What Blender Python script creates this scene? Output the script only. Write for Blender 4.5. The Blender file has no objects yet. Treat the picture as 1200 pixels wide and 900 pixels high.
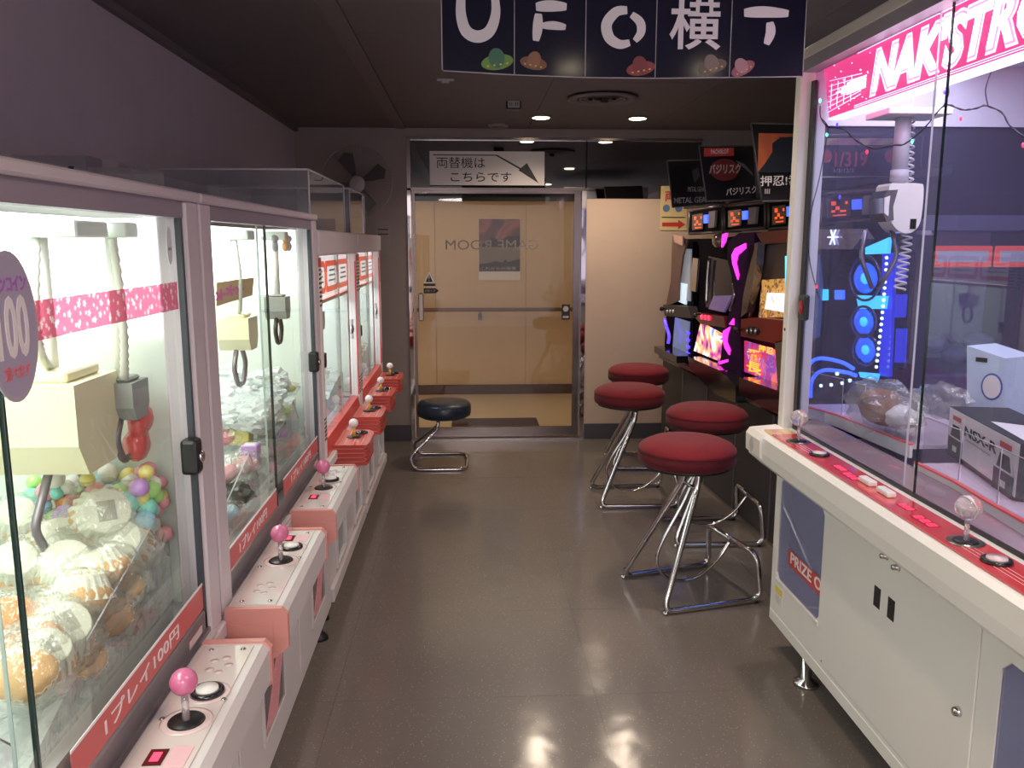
import bpy, bmesh, math, random
from mathutils import Vector, Matrix, noise
random.seed(7)
SC = bpy.context.scene
COL = SC.collection
PI = math.pi

# ---------------------------------------------------------------- camera
FPX, HC = 985.0, 1.55
PITCH = math.atan(165 / FPX)
YAW = math.atan(52 * math.cos(PITCH) / FPX)
cd = bpy.data.cameras.new('camera'); cam = bpy.data.objects.new('camera', cd); COL.objects.link(cam)
cd.sensor_width = 36; cd.lens = 36 * FPX / 1200; cd.clip_start = 0.02
cam.location = (0, 0, HC); cam.rotation_euler = (PI / 2 - PITCH, 0, -YAW)
SC.camera = cam
# ---------------------------------------------------------------- world, exposure
W = bpy.data.worlds.new('World'); SC.world = W; W.use_nodes = True
W.node_tree.nodes['Background'].inputs[0].default_value = (.60, .54, .58, 1)   # even fill light, added; enters where the back wall is left out
W.node_tree.nodes['Background'].inputs[1].default_value = 2.3
SC.view_settings.view_transform = 'Standard'; SC.view_settings.look = 'None'
SC.view_settings.gamma = 1; SC.view_settings.use_curve_mapping = False
SC.view_settings.exposure = 0.25
SC.cycles.transparent_max_bounces = 40
SC.cycles.max_bounces = 9
SC.cycles.sample_clamp_indirect = 6
# lamps of the room
DL = [(0.504, 5.90), (1.165, 5.905), (0.504, 3.35), (1.165, 3.35), (0.504, .75), (1.165, .75), (0.504, -1.6), (-.75, -1.6)]
WARM = (1, .80, .62)
def lamp(name, kind, loc, power, color=(1, 1, 1), size=.1, size_y=None, rot=(0, 0, 0), spot=None):
    l = bpy.data.lights.new(name, kind); l.energy = power; l.color = color
    if kind == 'AREA':
        l.size = size
        if size_y: l.shape = 'RECTANGLE'; l.size_y = size_y
        else: l.shape = 'DISK'
    elif kind == 'SPOT':
        l.shadow_soft_size = size; l.spot_size = spot or 2.4; l.spot_blend = .7
    else: l.shadow_soft_size = size
    o = bpy.data.objects.new(name, l); o.location = loc; o.rotation_euler = rot; COL.objects.link(o)
    return o
for x, y in DL:
    lamp('downlight_lamp', 'SPOT', (x, y, 2.37), 30, WARM, .045, spot=2.6)
lamp('passage_lamp', 'AREA', (.3, 7.65, 1.985), 13, (1, .77, .52), 5.0, 1.7)     # lit passage behind the glass door
lamp('hall_fill', 'AREA', (0, -1.9, 2.3), 60, (1, .9, .88), 1.0)  # unseen fill added behind the camera to brighten the room

# ---------------------------------------------------------------- pixel helpers (measured on the photograph -> metres)
_f = Vector((math.sin(YAW) * math.cos(PITCH), math.cos(YAW) * math.cos(PITCH), -math.sin(PITCH)))
_r = Vector((math.cos(YAW), -math.sin(YAW), 0)); _u = _r.cross(_f)
def ray(px, py): return _f + _r * ((px - 600) / FPX) - _u * ((py - 450) / FPX)
def at(px, py, Y):
    d = ray(px, py); return Vector((0, 0, HC)) + d * (Y / d.y)
def onz(px, py, z):
    d = ray(px, py); return Vector((0, 0, HC)) + d * ((z - HC) / d.z)
def onx(px, py, X):
    d = ray(px, py); return Vector((0, 0, HC)) + d * (X / d.x)
RA = .045                                                    # the row of reel machines leans this much
def row_x(Y, dx=0): return 1.45 + (6.2 - Y) * RA + dx
def onrow(px, py, dx=0):
    d = ray(px, py); t = (1.45 + 6.2 * RA + dx) / (d.x + RA * d.y)
    return Vector((0, 0, HC)) + d * t

# ---------------------------------------------------------------- materials
MATS = {}
def mat(name, col, rough=.5, metal=0, emit=None, es=0, bump=0, bscale=60, var=.06, vscale=6, coat=0, alpha=None, trans=0, sheen=0, spec=.5):
    if name in MATS: return MATS[name]
    m = bpy.data.materials.new(name); m.use_nodes = True; nt = m.node_tree; N = nt.nodes; L = nt.links
    b = N['Principled BSDF']
    tc = N.new('ShaderNodeTexCoord')
    nz = N.new('ShaderNodeTexNoise'); nz.inputs['Scale'].default_value = vscale; nz.inputs['Detail'].default_value = 3
    L.new(tc.outputs['Object'], nz.inputs['Vector'])
    mx = N.new('ShaderNodeMix'); mx.data_type = 'RGBA'
    c = Vector(col[:3])
    mx.inputs[6].default_value = (*[max(0, v * (1 - var)) for v in c], 1)
    mx.inputs[7].default_value = (*[min(1, v * (1 + var)) for v in c], 1)
    L.new(nz.outputs['Fac'], mx.inputs[0]); L.new(mx.outputs[2], b.inputs['Base Color'])
    b.inputs['Roughness'].default_value = rough; b.inputs['Metallic'].default_value = metal
    b.inputs['Specular IOR Level'].default_value = spec
    if coat: b.inputs['Coat Weight'].default_value = coat; b.inputs['Coat Roughness'].default_value = .08
    if sheen: b.inputs['Sheen Weight'].default_value = sheen; b.inputs['Sheen Roughness'].default_value = .4
    if trans: b.inputs['Transmission Weight'].default_value = trans
    if emit: b.inputs['Emission Color'].default_value = (*emit, 1); b.inputs['Emission Strength'].default_value = es
    if bump:
        n2 = N.new('ShaderNodeTexNoise'); n2.inputs['Scale'].default_value = bscale
        L.new(tc.outputs['Object'], n2.inputs['Vector'])
        bp = N.new('ShaderNodeBump'); bp.inputs['Strength'].default_value = bump; bp.inputs['Distance'].default_value = .01
        L.new(n2.outputs['Fac'], bp.inputs['Height']); L.new(bp.outputs[0], b.inputs['Normal'])
    MATS[name] = m; return m
def glassy(name, tint=(.97, .99, .98), f0=.04, gain=1.0, rough=.0, milk=0, milkcol=(.9, .92, .95), bump=0, bscale=30):
    """thin clear sheet: light passes straight, surface mirrors more at grazing angles; milk = diffuse haze mixed into the sheet"""
    if name in MATS: return MATS[name]
    m = bpy.data.materials.new(name); m.use_nodes = True; nt = m.node_tree; N = nt.nodes; L = nt.links
    N.remove(N['Principled BSDF']); out = N['Material Output']
    tr = N.new('ShaderNodeBsdfTransparent'); tr.inputs[0].default_value = (*tint, 1)
    gl = N.new('ShaderNodeBsdfGlossy'); gl.inputs['Roughness'].default_value = rough
    lw = N.new('ShaderNodeLayerWeight'); lw.inputs[0].default_value = .5
    pw = N.new('ShaderNodeMath'); pw.operation = 'POWER'; pw.inputs[1].default_value = 5
    L.new(lw.outputs['Facing'], pw.inputs[0])
    ml = N.new('ShaderNodeMath'); ml.operation = 'MULTIPLY_ADD'; ml.inputs[1].default_value = (1 - f0) * gain; ml.inputs[2].default_value = f0
    L.new(pw.outputs[0], ml.inputs[0])
    geo = N.new('ShaderNodeNewGeometry'); sb = N.new('ShaderNodeMath'); sb.operation = 'SUBTRACT'; sb.inputs[0].default_value = 1
    L.new(geo.outputs['Backfacing'], sb.inputs[1])
    mm = N.new('ShaderNodeMath'); mm.operation = 'MULTIPLY'; L.new(ml.outputs[0], mm.inputs[0]); L.new(sb.outputs[0], mm.inputs[1])
    mix = N.new('ShaderNodeMixShader'); L.new(mm.outputs[0], mix.inputs[0])
    if milk:
        df = N.new('ShaderNodeBsdfDiffuse'); df.inputs[0].default_value = (*milkcol, 1)
        m2 = N.new('ShaderNodeMixShader'); m2.inputs[0].default_value = milk
        L.new(tr.outputs[0], m2.inputs[1]); L.new(df.outputs[0], m2.inputs[2]); L.new(m2.outputs[0], mix.inputs[1])
    else: L.new(tr.outputs[0], mix.inputs[1])
    L.new(gl.outputs[0], mix.inputs[2]); L.new(mix.outputs[0], out.inputs['Surface'])
    if bump:
        tc = N.new('ShaderNodeTexCoord'); n2 = N.new('ShaderNodeTexNoise'); n2.inputs['Scale'].default_value = bscale; n2.inputs['Detail'].default_value = 4
        L.new(tc.outputs['Object'], n2.inputs['Vector'])
        bp = N.new('ShaderNodeBump'); bp.inputs['Strength'].default_value = bump; bp.inputs['Distance'].default_value = .02
        L.new(n2.outputs['Fac'], bp.inputs['Height']); L.new(bp.outputs[0], gl.inputs['Normal']); L.new(bp.outputs[0], lw.inputs['Normal'])
    MATS[name] = m; return m
def floor_mat():
    m = mat('floor_vinyl', (.178, .155, .140), .3, var=.12, vscale=1.3, bump=.22, bscale=7, spec=.5)
    nt = m.node_tree; N = nt.nodes; L = nt.links; b = N['Principled BSDF']
    tc = N.new('ShaderNodeTexCoord'); vo = N.new('ShaderNodeTexVoronoi'); vo.inputs['Scale'].default_value = 75
    L.new(tc.outputs['Object'], vo.inputs['Vector'])
    cr = N.new('ShaderNodeValToRGB'); cr.color_ramp.elements[0].position = .10; cr.color_ramp.elements[0].color = (1, 1, 1, 1)
    cr.color_ramp.elements[1].position = .17; cr.color_ramp.elements[1].color = (0, 0, 0, 1)
    L.new(vo.outputs['Distance'], cr.inputs[0])
    src = b.inputs['Base Color'].links[0].from_socket
    mx = N.new('ShaderNodeMix'); mx.data_type = 'RGBA'; mx.inputs[7].default_value = (.50, .45, .41, 1)
    mt = N.new('ShaderNodeMath'); mt.operation = 'MULTIPLY'; mt.inputs[1].default_value = .6
    L.new(cr.outputs[0], mt.inputs[0]); L.new(mt.outputs[0], mx.inputs[0]); L.new(src, mx.inputs[6]); L.new(mx.outputs[2], b.inputs['Base Color'])
    nz = N.new('ShaderNodeTexNoise'); nz.inputs['Scale'].default_value = 2.2; nz.inputs['Detail'].default_value = 5
    L.new(tc.outputs['Object'], nz.inputs['Vector'])
    mr = N.new('ShaderNodeMapRange'); mr.inputs['To Min'].default_value = .10; mr.inputs['To Max'].default_value = .20
    L.new(nz.outputs['Fac'], mr.inputs['Value']); L.new(mr.outputs[0], b.inputs['Roughness'])
    return m
def blossom_mat():
    """translucent pink film printed with five-petalled white blossoms"""
    m = glassy('blossom_film', (.93, .44, .58), .03, .3, .3, milk=.4, milkcol=(.85, .35, .48)); nt = m.node_tree; N = nt.nodes; L = nt.links
    tc = N.new('ShaderNodeTexCoord'); acc = None
    for sc, r0 in ((34, .0048), (52, .0030)):
        vo = N.new('ShaderNodeTexVoronoi'); vo.inputs['Scale'].default_value = sc; vo.voronoi_dimensions = '2D'; vo.inputs['Randomness'].default_value = .8
        sp = N.new('ShaderNodeSeparateXYZ'); L.new(tc.outputs['Object'], sp.inputs[0])
        cb = N.new('ShaderNodeCombineXYZ'); L.new(sp.outputs['Y'], cb.inputs[0]); L.new(sp.outputs['Z'], cb.inputs[1]); L.new(cb.outputs[0], vo.inputs['Vector'])
        sb = N.new('ShaderNodeVectorMath'); sb.operation = 'SUBTRACT'; L.new(cb.outputs[0], sb.inputs[0]); L.new(vo.outputs['Position'], sb.inputs[1])
        s2 = N.new('ShaderNodeSeparateXYZ'); L.new(sb.outputs[0], s2.inputs[0])
        at2 = N.new('ShaderNodeMath'); at2.operation = 'ARCTAN2'; L.new(s2.outputs['Y'], at2.inputs[0]); L.new(s2.outputs['X'], at2.inputs[1])
        m5 = N.new('ShaderNodeMath'); m5.operation = 'MULTIPLY'; m5.inputs[1].default_value = 5; L.new(at2.outputs[0], m5.inputs[0])
        cs = N.new('ShaderNodeMath'); cs.operation = 'COSINE'; L.new(m5.outputs[0], cs.inputs[0])
        th = N.new('ShaderNodeMath'); th.operation = 'MULTIPLY_ADD'; th.inputs[1].default_value = r0 * .32; th.inputs[2].default_value = r0; L.new(cs.outputs[0], th.inputs[0])
        ln = N.new('ShaderNodeVectorMath'); ln.operation = 'LENGTH'; L.new(sb.outputs[0], ln.inputs[0])
        lt = N.new('ShaderNodeMath'); lt.operation = 'LESS_THAN'; L.new(ln.outputs['Value'], lt.inputs[0]); L.new(th.outputs[0], lt.inputs[1])
        if acc is None: acc = lt
        else:
            mx = N.new('ShaderNodeMath'); mx.operation = 'MAXIMUM'; L.new(acc.outputs[0], mx.inputs[0]); L.new(lt.outputs[0], mx.inputs[1]); acc = mx
    for nm, pk, wh in (('BSDF_TRANSPARENT', (.93, .44, .58), (.98, .90, .92)), ('BSDF_DIFFUSE', (.85, .35, .48), (.95, .88, .88))):
        nd = [x for x in N if x.type == nm][0]
        c = N.new('ShaderNodeMix'); c.data_type = 'RGBA'; c.inputs[6].default_value = (*pk, 1); c.inputs[7].default_value = (*wh, 1)
        L.new(acc.outputs[0], c.inputs[0]); L.new(c.outputs[2], nd.inputs[0])
    return m
def dots_mat(name, base, dot, scale, size, rough=.5, emit=0):
    m = mat(name, base, rough, var=.02); nt = m.node_tree; N = nt.nodes; L = nt.links; b = N['Principled BSDF']
    tc = N.new('ShaderNodeTexCoord'); vo = N.new('ShaderNodeTexVoronoi'); vo.inputs['Scale'].default_value = scale
    L.new(tc.outputs['Object'], vo.inputs['Vector'])
    cr = N.new('ShaderNodeValToRGB'); cr.color_ramp.interpolation = 'CONSTANT'
    cr.color_ramp.elements[0].color = (*dot, 1); cr.color_ramp.elements[1].position = size; cr.color_ramp.elements[1].color = (*base, 1)
    L.new(vo.outputs['Distance'], cr.inputs[0]); L.new(cr.outputs[0], b.inputs['Base Color'])
    if emit: L.new(cr.outputs[0], b.inputs['Emission Color']); b.inputs['Emission Strength'].default_value = emit
    return m
def art_mat(name, cols, scale, es):
    """lit game screen: flat printed swirls of several colours"""
    m = mat(name, cols[0], .3); nt = m.node_tree; N = nt.nodes; L = nt.links; b = N['Principled BSDF']
    tc = N.new('ShaderNodeTexCoord'); nz = N.new('ShaderNodeTexNoise'); nz.inputs['Scale'].default_value = scale
    nz.inputs['Detail'].default_value = 2; nz.inputs['Distortion'].default_value = 1.2
    L.new(tc.outputs['Object'], nz.inputs['Vector'])
    cr = N.new('ShaderNodeValToRGB'); e = cr.color_ramp.elements
    while len(e) < len(cols): e.new(.5)
    for i, c in enumerate(cols): e[i].position = .34 + .32 * i / (len(cols) - 1); e[i].color = (*c, 1)
    L.new(nz.outputs['Fac'], cr.inputs[0]); L.new(cr.outputs[0], b.inputs['Base Color'])
    if es: L.new(cr.outputs[0], b.inputs['Emission Color']); b.inputs['Emission Strength'].default_value = es
    return m

M = dict(
    floor=floor_mat(),
    ceil=mat('ceiling_paint', (.165, .148, .143), .75, bump=.03, bscale=90, spec=.3),
    groove=mat('ceiling_strip', (.19, .172, .166), .7, spec=.3),
    wallL=mat('grey_wallpaper', (.56, .51, .535), .85, bump=.12, bscale=160, spec=.2),
    wallE=mat('dim_grey_paint', (.34, .285, .27), .8, bump=.08, bscale=140, spec=.2),
    cream=mat('cream_wallpaper', (.62, .48, .375), .8, bump=.1, bscale=150, spec=.2),
    creamc=mat('passage_wallpaper', (.70, .52, .34), .8, bump=.05, bscale=120, spec=.2),
    base=mat('dark_skirting', (.07, .068, .075), .5),
    basebr=mat('brown_skirting', (.10, .06, .05), .5),
    dark=mat('dark_paint', (.02, .019, .02), .6),
    black=mat('black_plastic', (.012, .012, .013), .35),
    blackg=mat('black_gloss', (.01, .01, .012), .12, coat=.5),
    chrome=mat('chrome', (.62, .60, .60), .12, 1, var=.02),
    steel=mat('brushed_steel', (.42, .40, .40), .3, 1, var=.05),
    bronze=mat('bronze_steel', (.24, .20, .185), .22, 1, var=.05),
    mirror=mat('polished_jamb', (.6, .57, .55), .04, 1, var=.02),
    white=mat('white_enamel', (.66, .62, .62), .35, var=.03, coat=.2),
    mauve=mat('white_post_enamel', (.62, .56, .60), .4, var=.03),
    cream_plastic=mat('cream_machine_enamel', (.88, .865, .81), .35, var=.02, coat=.3),
    plate=mat('clear_coated_panel', (.68, .60, .585), .12, var=.04, coat=.8),
    pink=mat('salmon_plastic', (.66, .29, .26), .4, var=.04),
    pinkp=mat('pale_pink_print', (.76, .60, .60), .2, var=.05, coat=.6),
    greyt=mat('grey_track', (.22, .20, .22), .4, .5),
    greyb=mat('grey_fascia', (.30, .26, .31), .5),
    red=mat('red_print', (.62, .05, .045), .35, coat=.3),
    redsoft=mat('faded_red_band', (.60, .12, .12), .4),
    redp=mat('red_ribbed_plastic', (.55, .06, .045), .3, coat=.4),
    redplate=mat('red_control_plate', (.70, .06, .07), .15, coat=.8),
    yellow=mat('yellow_plastic', (.75, .55, .06), .4),
    wplast=mat('white_plastic', (.8, .78, .76), .35),
    paper=mat('white_paper', (.80, .76, .74), .6, var=.02),
    inner=mat('cabinet_white_lining', (.74, .80, .74), .5, var=.02),
    innerb=mat('cabinet_blue_lining', (.62, .64, .74), .5, var=.03),
    ball=mat('pink_translucent_ball', (.80, .22, .42), .15, trans=.25, coat=.6),
    clearball=mat('clear_ball', (.86, .80, .82), .08, trans=.75, coat=.5),
    creamcr=mat('pale_yellow_crane_plastic', (.80, .76, .52), .4),
    greycr=mat('grey_crane_plastic', (.30, .31, .30), .4),
    hose=mat('pale_hose', (.66, .68, .60), .5),
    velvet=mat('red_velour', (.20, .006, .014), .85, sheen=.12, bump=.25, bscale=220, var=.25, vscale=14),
    velvet_shaded=mat('red_velour_shaded', (.10, .004, .009), .9, sheen=.1, bump=.25, bscale=220, var=.2, vscale=14),  # same velour, with the shade of the seat side put into the colour
    vinyl=mat('dark_blue_vinyl', (.012, .022, .04), .38, coat=.25, bump=.05, bscale=90),
    bun=mat('baked_bun', (.68, .36, .10), .55, bump=.3, bscale=40, var=.3, vscale=18),
    buno=mat('orange_bun', (.85, .28, .05), .5, bump=.2, bscale=40, var=.2, vscale=18),
    cup=mat('white_paper_case', (.80, .79, .68), .6),
    card=mat('brown_tag', (.42, .40, .33), .6),
    lbl=mat('black_ink', (.02, .02, .02), .5),
    wink=mat('white_ink', (.82, .78, .80), .5),
    gink=mat('grey_ink', (.45, .42, .42), .5),
    slotd=mat('slot_dark_plastic', (.008, .006, .011), .6, coat=0, spec=.02),
    slotp=mat('slot_purple_plastic', (.022, .005, .04), .5, spec=.05),
    slotr=mat('slot_red_plastic', (.20, .016, .016), .3, spec=.25),
    magenta=mat('magenta_lamp', (.6, .05, .5), .3, emit=(.95, .035, .68), es=1.25),
    bluel=mat('blue_lamp', (.05, .1, .9), .3, emit=(.03, .10, 1), es=3.2),
    violet=mat('violet_lamp', (.1, .05, .9), .3, emit=(.10, .05, 1), es=1.6),
    cyan=mat('cyan_lamp', (.1, .7, .9), .3, emit=(.05, .50, .95), es=1.7),
    led=mat('cool_white_led', (.8, .9, 1), .3, emit=(.5, .75, 1), es=6),
    redled=mat('red_led', (.9, .05, .08), .3, emit=(1, .03, .08), es=2.2),
    greenl=mat('green_fairy_bulb', (.1, .9, .4), .3, emit=(.1, 1, .5), es=4),
    lampw=mat('warm_lamp_disc', (1, .9, .75), .4, emit=(1, .82, .58), es=17),
    box_w=mat('white_lightbox', (.95, .98, .98), .4, emit=(.93, 1, .98), es=2.6),
    wood=mat('brown_handrail', (.16, .075, .04), .4, var=.2, vscale=30),
    mat_=mat('brown_doormat', (.075, .045, .04), .95, bump=.5, bscale=300),
    banner=dots_mat('starry_print', (.012, .012, .03), (.25, .25, .35), 260, .055, .12),
    glass=glassy('cabinet_glass', (.965, .985, .975), .035, .8),
    glassd=glassy('door_glass', (.90, .90, .86), .04, 1.0),
    glassb=glassy('display_glass', (.90, .91, .97), .045, 1.0),
    smoked=glassy('smoked_chute_window', (.35, .34, .36), .05, 1.0),
    edge=mat('glass_edge', (.02, .045, .04), .2), gasket=mat('rubber_gasket', (.05, .06, .07), .5),
    acry=glassy('acrylic_sheet', (.93, .94, .95), .05, 1.0, milk=.05),
    acrye=mat('acrylic_edge', (.5, .49, .52), .25),
    bag=glassy('clear_plastic_bag', (.94, .95, .93), .12, .9, .10, .11, (.9, .92, .86), bump=1.0, bscale=26),
    bagw=glassy('cloudy_plastic_bag', (.90, .92, .92), .12, 1.0, .14, .42, (.86, .90, .90), bump=1.0, bscale=30),
    dkmirror=glassy('transom_glass', (.10, .095, .09), .42, 1.0, .02),
    lav=mat('lavender_plastic', (.5, .42, .72), .4),
)
COLS = dict(pink=(.85, .35, .42), blue=(.35, .62, .80), green=(.45, .80, .25), yellow=(.88, .78, .25), white=(.85, .84, .78), red=(.78, .12, .12),
            purple=(.55, .30, .70), teal=(.25, .70, .60), grey=(.4, .42, .45), orange=(.85, .40, .15))
for k, v in COLS.items(): M['c_' + k] = mat('toy_' + k, v, .3, coat=.4)

# ---------------------------------------------------------------- mesh builder
class MB:
    def __init__(s): s.bm = bmesh.new(); s.mats = []; s.cur = 0
    def use(s, m):
        if m not in s.mats: s.mats.append(m)
        s.cur = s.mats.index(m); return s
    def _add(s, vs, fs, smooth=False):
        bv = [s.bm.verts.new(v) for v in vs]; out = []
        for f in fs:
            try: bf = s.bm.faces.new([bv[i] for i in f])
            except ValueError: continue
            bf.smooth = smooth; bf.material_index = s.cur; out.append(bf)
        return bv, out
    def box(s, x0, x1, y0, y1, z0, z1, bev=0, mtx=None, seg=1):
        x0, x1 = min(x0, x1), max(x0, x1); y0, y1 = min(y0, y1), max(y0, y1); z0, z1 = min(z0, z1), max(z0, z1)
        vs = [Vector(p) for p in ((x0, y0, z0), (x1, y0, z0), (x1, y1, z0), (x0, y1, z0), (x0, y0, z1), (x1, y0, z1), (x1, y1, z1), (x0, y1, z1))]
        if mtx: vs = [mtx @ v for v in vs]
        bv, fs = s._add(vs, [(0, 3, 2, 1), (4, 5, 6, 7), (0, 1, 5, 4), (1, 2, 6, 5), (2, 3, 7, 6), (3, 0, 4, 7)])
        if bev:
            r = bmesh.ops.bevel(s.bm, geom=list({e for f in fs for e in f.edges}), offset=bev, segments=seg, affect='EDGES', profile=.5)
            for f in r['faces']: f.material_index = s.cur
        return s
    def prism(s, pts, a, b):
        """pts: 3-D polygon points; extruded from offset a to offset b (vectors)"""
        a, b = Vector(a), Vector(b); n = len(pts)
        vs = [Vector(p) + a for p in pts] + [Vector(p) + b for p in pts]
        bv, fs = s._add(vs, [tuple(range(n))[::-1], tuple(range(n, 2 * n))] + [(i, (i + 1) % n, n + (i + 1) % n, n + i) for i in range(n)])
        bmesh.ops.recalc_face_normals(s.bm, faces=fs)
        return s
    def tube(s, pts, r, seg=8, closed=False, caps=True):
        pts = [Vector(p) for p in pts]; n = len(pts); rings = []
        rr = r if isinstance(r, (list, tuple)) else [r] * n
        up = None
        for i, p in enumerate(pts):
            if closed: t = pts[(i + 1) % n] - pts[i - 1]
            else: t = pts[min(i + 1, n - 1)] - pts[max(i - 1, 0)]
            t.normalize()
            if up is None:
                up = Vector((0, 0, 1)) if abs(t.z) < .9 else Vector((1, 0, 0))
            up = (up - t * up.dot(t)).normalized(); sd = t.cross(up)
            rings.append([p + (up * math.cos(2 * PI * k / seg) + sd * math.sin(2 * PI * k / seg)) * rr[i] for k in range(seg)])
        vs = [v for rg in rings for v in rg]; fs = []
        for i in range(n if closed else n - 1):
            a, b = i * seg, ((i + 1) % n) * seg
            for k in range(seg): fs.append((a + k, b + k, b + (k + 1) % seg, a + (k + 1) % seg))
        bv, out = s._add(vs, fs, True)
        if not closed and caps:
            for base in (0, (n - 1) * seg):
                f = s.bm.faces.new([bv[base + k] for k in range(seg)]); f.material_index = s.cur; out.append(f)
        bmesh.ops.recalc_face_normals(s.bm, faces=out)
        return s
    def lathe(s, prof, c=(0, 0, 0), seg=24, axis='z', mtx=None, smooth=True, sy=1):
        vs = []
        for r, h in prof:
            for k in range(seg):
                a = 2 * PI * k / seg; p = Vector((r * math.cos(a), r * sy * math.sin(a), h))
                if axis == 'x': p = Vector((p.z, p.x, p.y))
                elif axis == 'y': p = Vector((p.x, p.z, p.y))
                vs.append((mtx @ p if mtx else p) + Vector(c))
        n = len(prof); fs = [(i * seg + k, i * seg + (k + 1) % seg, (i + 1) * seg + (k + 1) % seg, (i + 1) * seg + k) for i in range(n - 1) for k in range(seg)]
        bv, out = s._add(vs, fs, smooth)
        for i in (0, n - 1):
            if prof[i][0] > 1e-6:
                f = s.bm.faces.new([bv[i * seg + k] for k in range(seg)]); f.material_index = s.cur; out.append(f)
        bmesh.ops.remove_doubles(s.bm, verts=bv, dist=1e-6)
        return s
    def ball(s, c, r, sx=1, sy=1, sz=1, sub=2, amp=0, fr=8, seed=0):
        n0 = len(s.bm.verts)
        res = bmesh.ops.create_icosphere(s.bm, subdivisions=sub, radius=1)
        for v in res['verts']:
            p = v.co.copy(); k = 1
            if amp: k = 1 + amp * noise.noise(p * fr + Vector((seed * 7.3, seed, 0)))
            v.co = Vector(c) + Vector((p.x * sx, p.y * sy, p.z * sz)) * r * k
            for f in v.link_faces: f.smooth = True; f.material_index = s.cur
        return s
    def rev_check(s): return s
def catmull(pts, n=6, closed=False):
    P = [Vector(p) for p in pts]; out = []; m = len(P)
    for i in range(m if closed else m - 1):
        if closed: a, b, c, d = P[i - 1], P[i], P[(i + 1) % m], P[(i + 2) % m]
        else: a, b, c, d = P[max(i - 1, 0)], P[i], P[i + 1], P[min(i + 2, m - 1)]
        for k in range(n):
            t = k / n
            out.append(.5 * ((2 * b) + (c - a) * t + (2 * a - 5 * b + 4 * c - d) * t * t + (3 * b - a - 3 * c + d) * t ** 3))
    if not closed: out.append(P[-1])
    return out
def fillet(pts, rad, n=4):
    P = [Vector(p) for p in pts]; out = [P[0]]
    for i in range(1, len(P) - 1):
        a, b, c = P[i - 1], P[i], P[i + 1]
        r = min(rad, (a - b).length * .49, (c - b).length * .49)
        s = b + (a - b).normalized() * r; e = b + (c - b).normalized() * r
        for k in range(n + 1):
            t = k / n; out.append(s * (1 - t) ** 2 + b * 2 * t * (1 - t) + e * t * t)
    out.append(P[-1]); return out

OFF = {}
def tag(o, label=None, cat=None, group=None, kind=None):
    if label: o['label'] = label
    if cat: o['category'] = cat
    if group: o['group'] = group
    if kind: o['kind'] = kind
    return o
def finish(name, me, parent):
    o = bpy.data.objects.new(name, me)
    if parent is not None:
        off = OFF[parent]; me.transform(Matrix.Translation(-off)); o.parent = parent; OFF[o] = off
    else:
        if me.vertices:
            xs = [v.co for v in me.vertices]
            c = Vector(((min(v.x for v in xs) + max(v.x for v in xs)) / 2, (min(v.y for v in xs) + max(v.y for v in xs)) / 2, min(v.z for v in xs)))
            me.transform(Matrix.Translation(-c)); o.location = c; OFF[o] = c
    COL.objects.link(o); return o
def obj(name, mb, m=None, parent=None, **kw):
    me = bpy.data.meshes.new(name)
    bmesh.ops.remove_doubles(mb.bm, verts=[], dist=0) if False else None
    mb.bm.to_mesh(me); mb.bm.free()
    if mb.mats and not m:
        for x in mb.mats: me.materials.append(x)
    else: me.materials.append(m)
    return tag(finish(name, me, parent), **kw)
def thing(name, label, cat, loc=(0, 0, 0), group=None):
    o = bpy.data.objects.new(name, None); o.empty_display_size = .05; COL.objects.link(o); o.location = loc
    OFF[o] = Vector(loc); return tag(o, label, cat, group)
def struct(name, mb, m=None, parent=None): return obj(name, mb, m, parent, kind='structure' if parent is None else None)
def sroot(name, loc=(0, 0, 0)):
    o = bpy.data.objects.new(name, None); COL.objects.link(o); o.location = loc; OFF[o] = Vector(loc); o['kind'] = 'structure'; return o
def copy_tree(o, parent=None):
    c = o.copy(); COL.objects.link(c); c.parent = parent; OFF[c] = OFF.get(o, Vector())
    for ch in list(o.children): copy_tree(ch, c)
    return c
def frame(o, x, y):
    x = Vector(x).normalized(); y = Vector(y); y = (y - x * y.dot(x)).normalized(); z = x.cross(y)
    m = Matrix((x, y, z)).transposed().to_4x4(); m.translation = Vector(o); return m
FWD_L = dict(x=(0, 1, 0), y=(0, 0, 1))     # writing that faces the aisle from the left
FWD_R = dict(x=(0, -1, 0), y=(0, 0, 1))    # from the right
def text(body, name, mtx, width=None, height=None, m=None, parent=None, depth=.0012, bold=0, shear=0, mirror=False, sx=None, align='LEFT', **kw):
    c = bpy.data.curves.new('t', 'FONT'); c.body = body; c.size = 1; c.extrude = .5; c.offset = bold; c.shear = shear; c.resolution_u = 3
    t = bpy.data.objects.new('t', c); COL.objects.link(t); bpy.context.view_layer.update()
    me = bpy.data.meshes.new_from_object(t.evaluated_get(bpy.context.evaluated_depsgraph_get()))
    bpy.data.objects.remove(t); bpy.data.curves.remove(c)
    xs = [v.co.x for v in me.vertices]; ys = [v.co.y for v in me.vertices]
    x0, x1, y0, y1 = min(xs), max(xs), min(ys), max(ys)
    ky = height / (y1 - y0) if height else width / (x1 - x0)
    kx = width / (x1 - x0) if width else ky
    for v in me.vertices:
        v.co.x = (v.co.x - x0) * kx; v.co.y = (v.co.y - y0) * ky; v.co.z = (v.co.z + .5) * depth
        if mirror: v.co.x = (x1 - x0) * kx - v.co.x
    if mirror: me.flip_normals()
    me.transform(mtx); me.materials.clear(); me.materials.append(m)
    return tag(finish(name, me, parent), **kw)
def quadplate(pts, th, n):
    """thin plate with four (or more) given corners; n = direction of its back"""
    mb = MB(); mb.prism(pts, (0, 0, 0), Vector(n).normalized() * th); return mb
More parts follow.
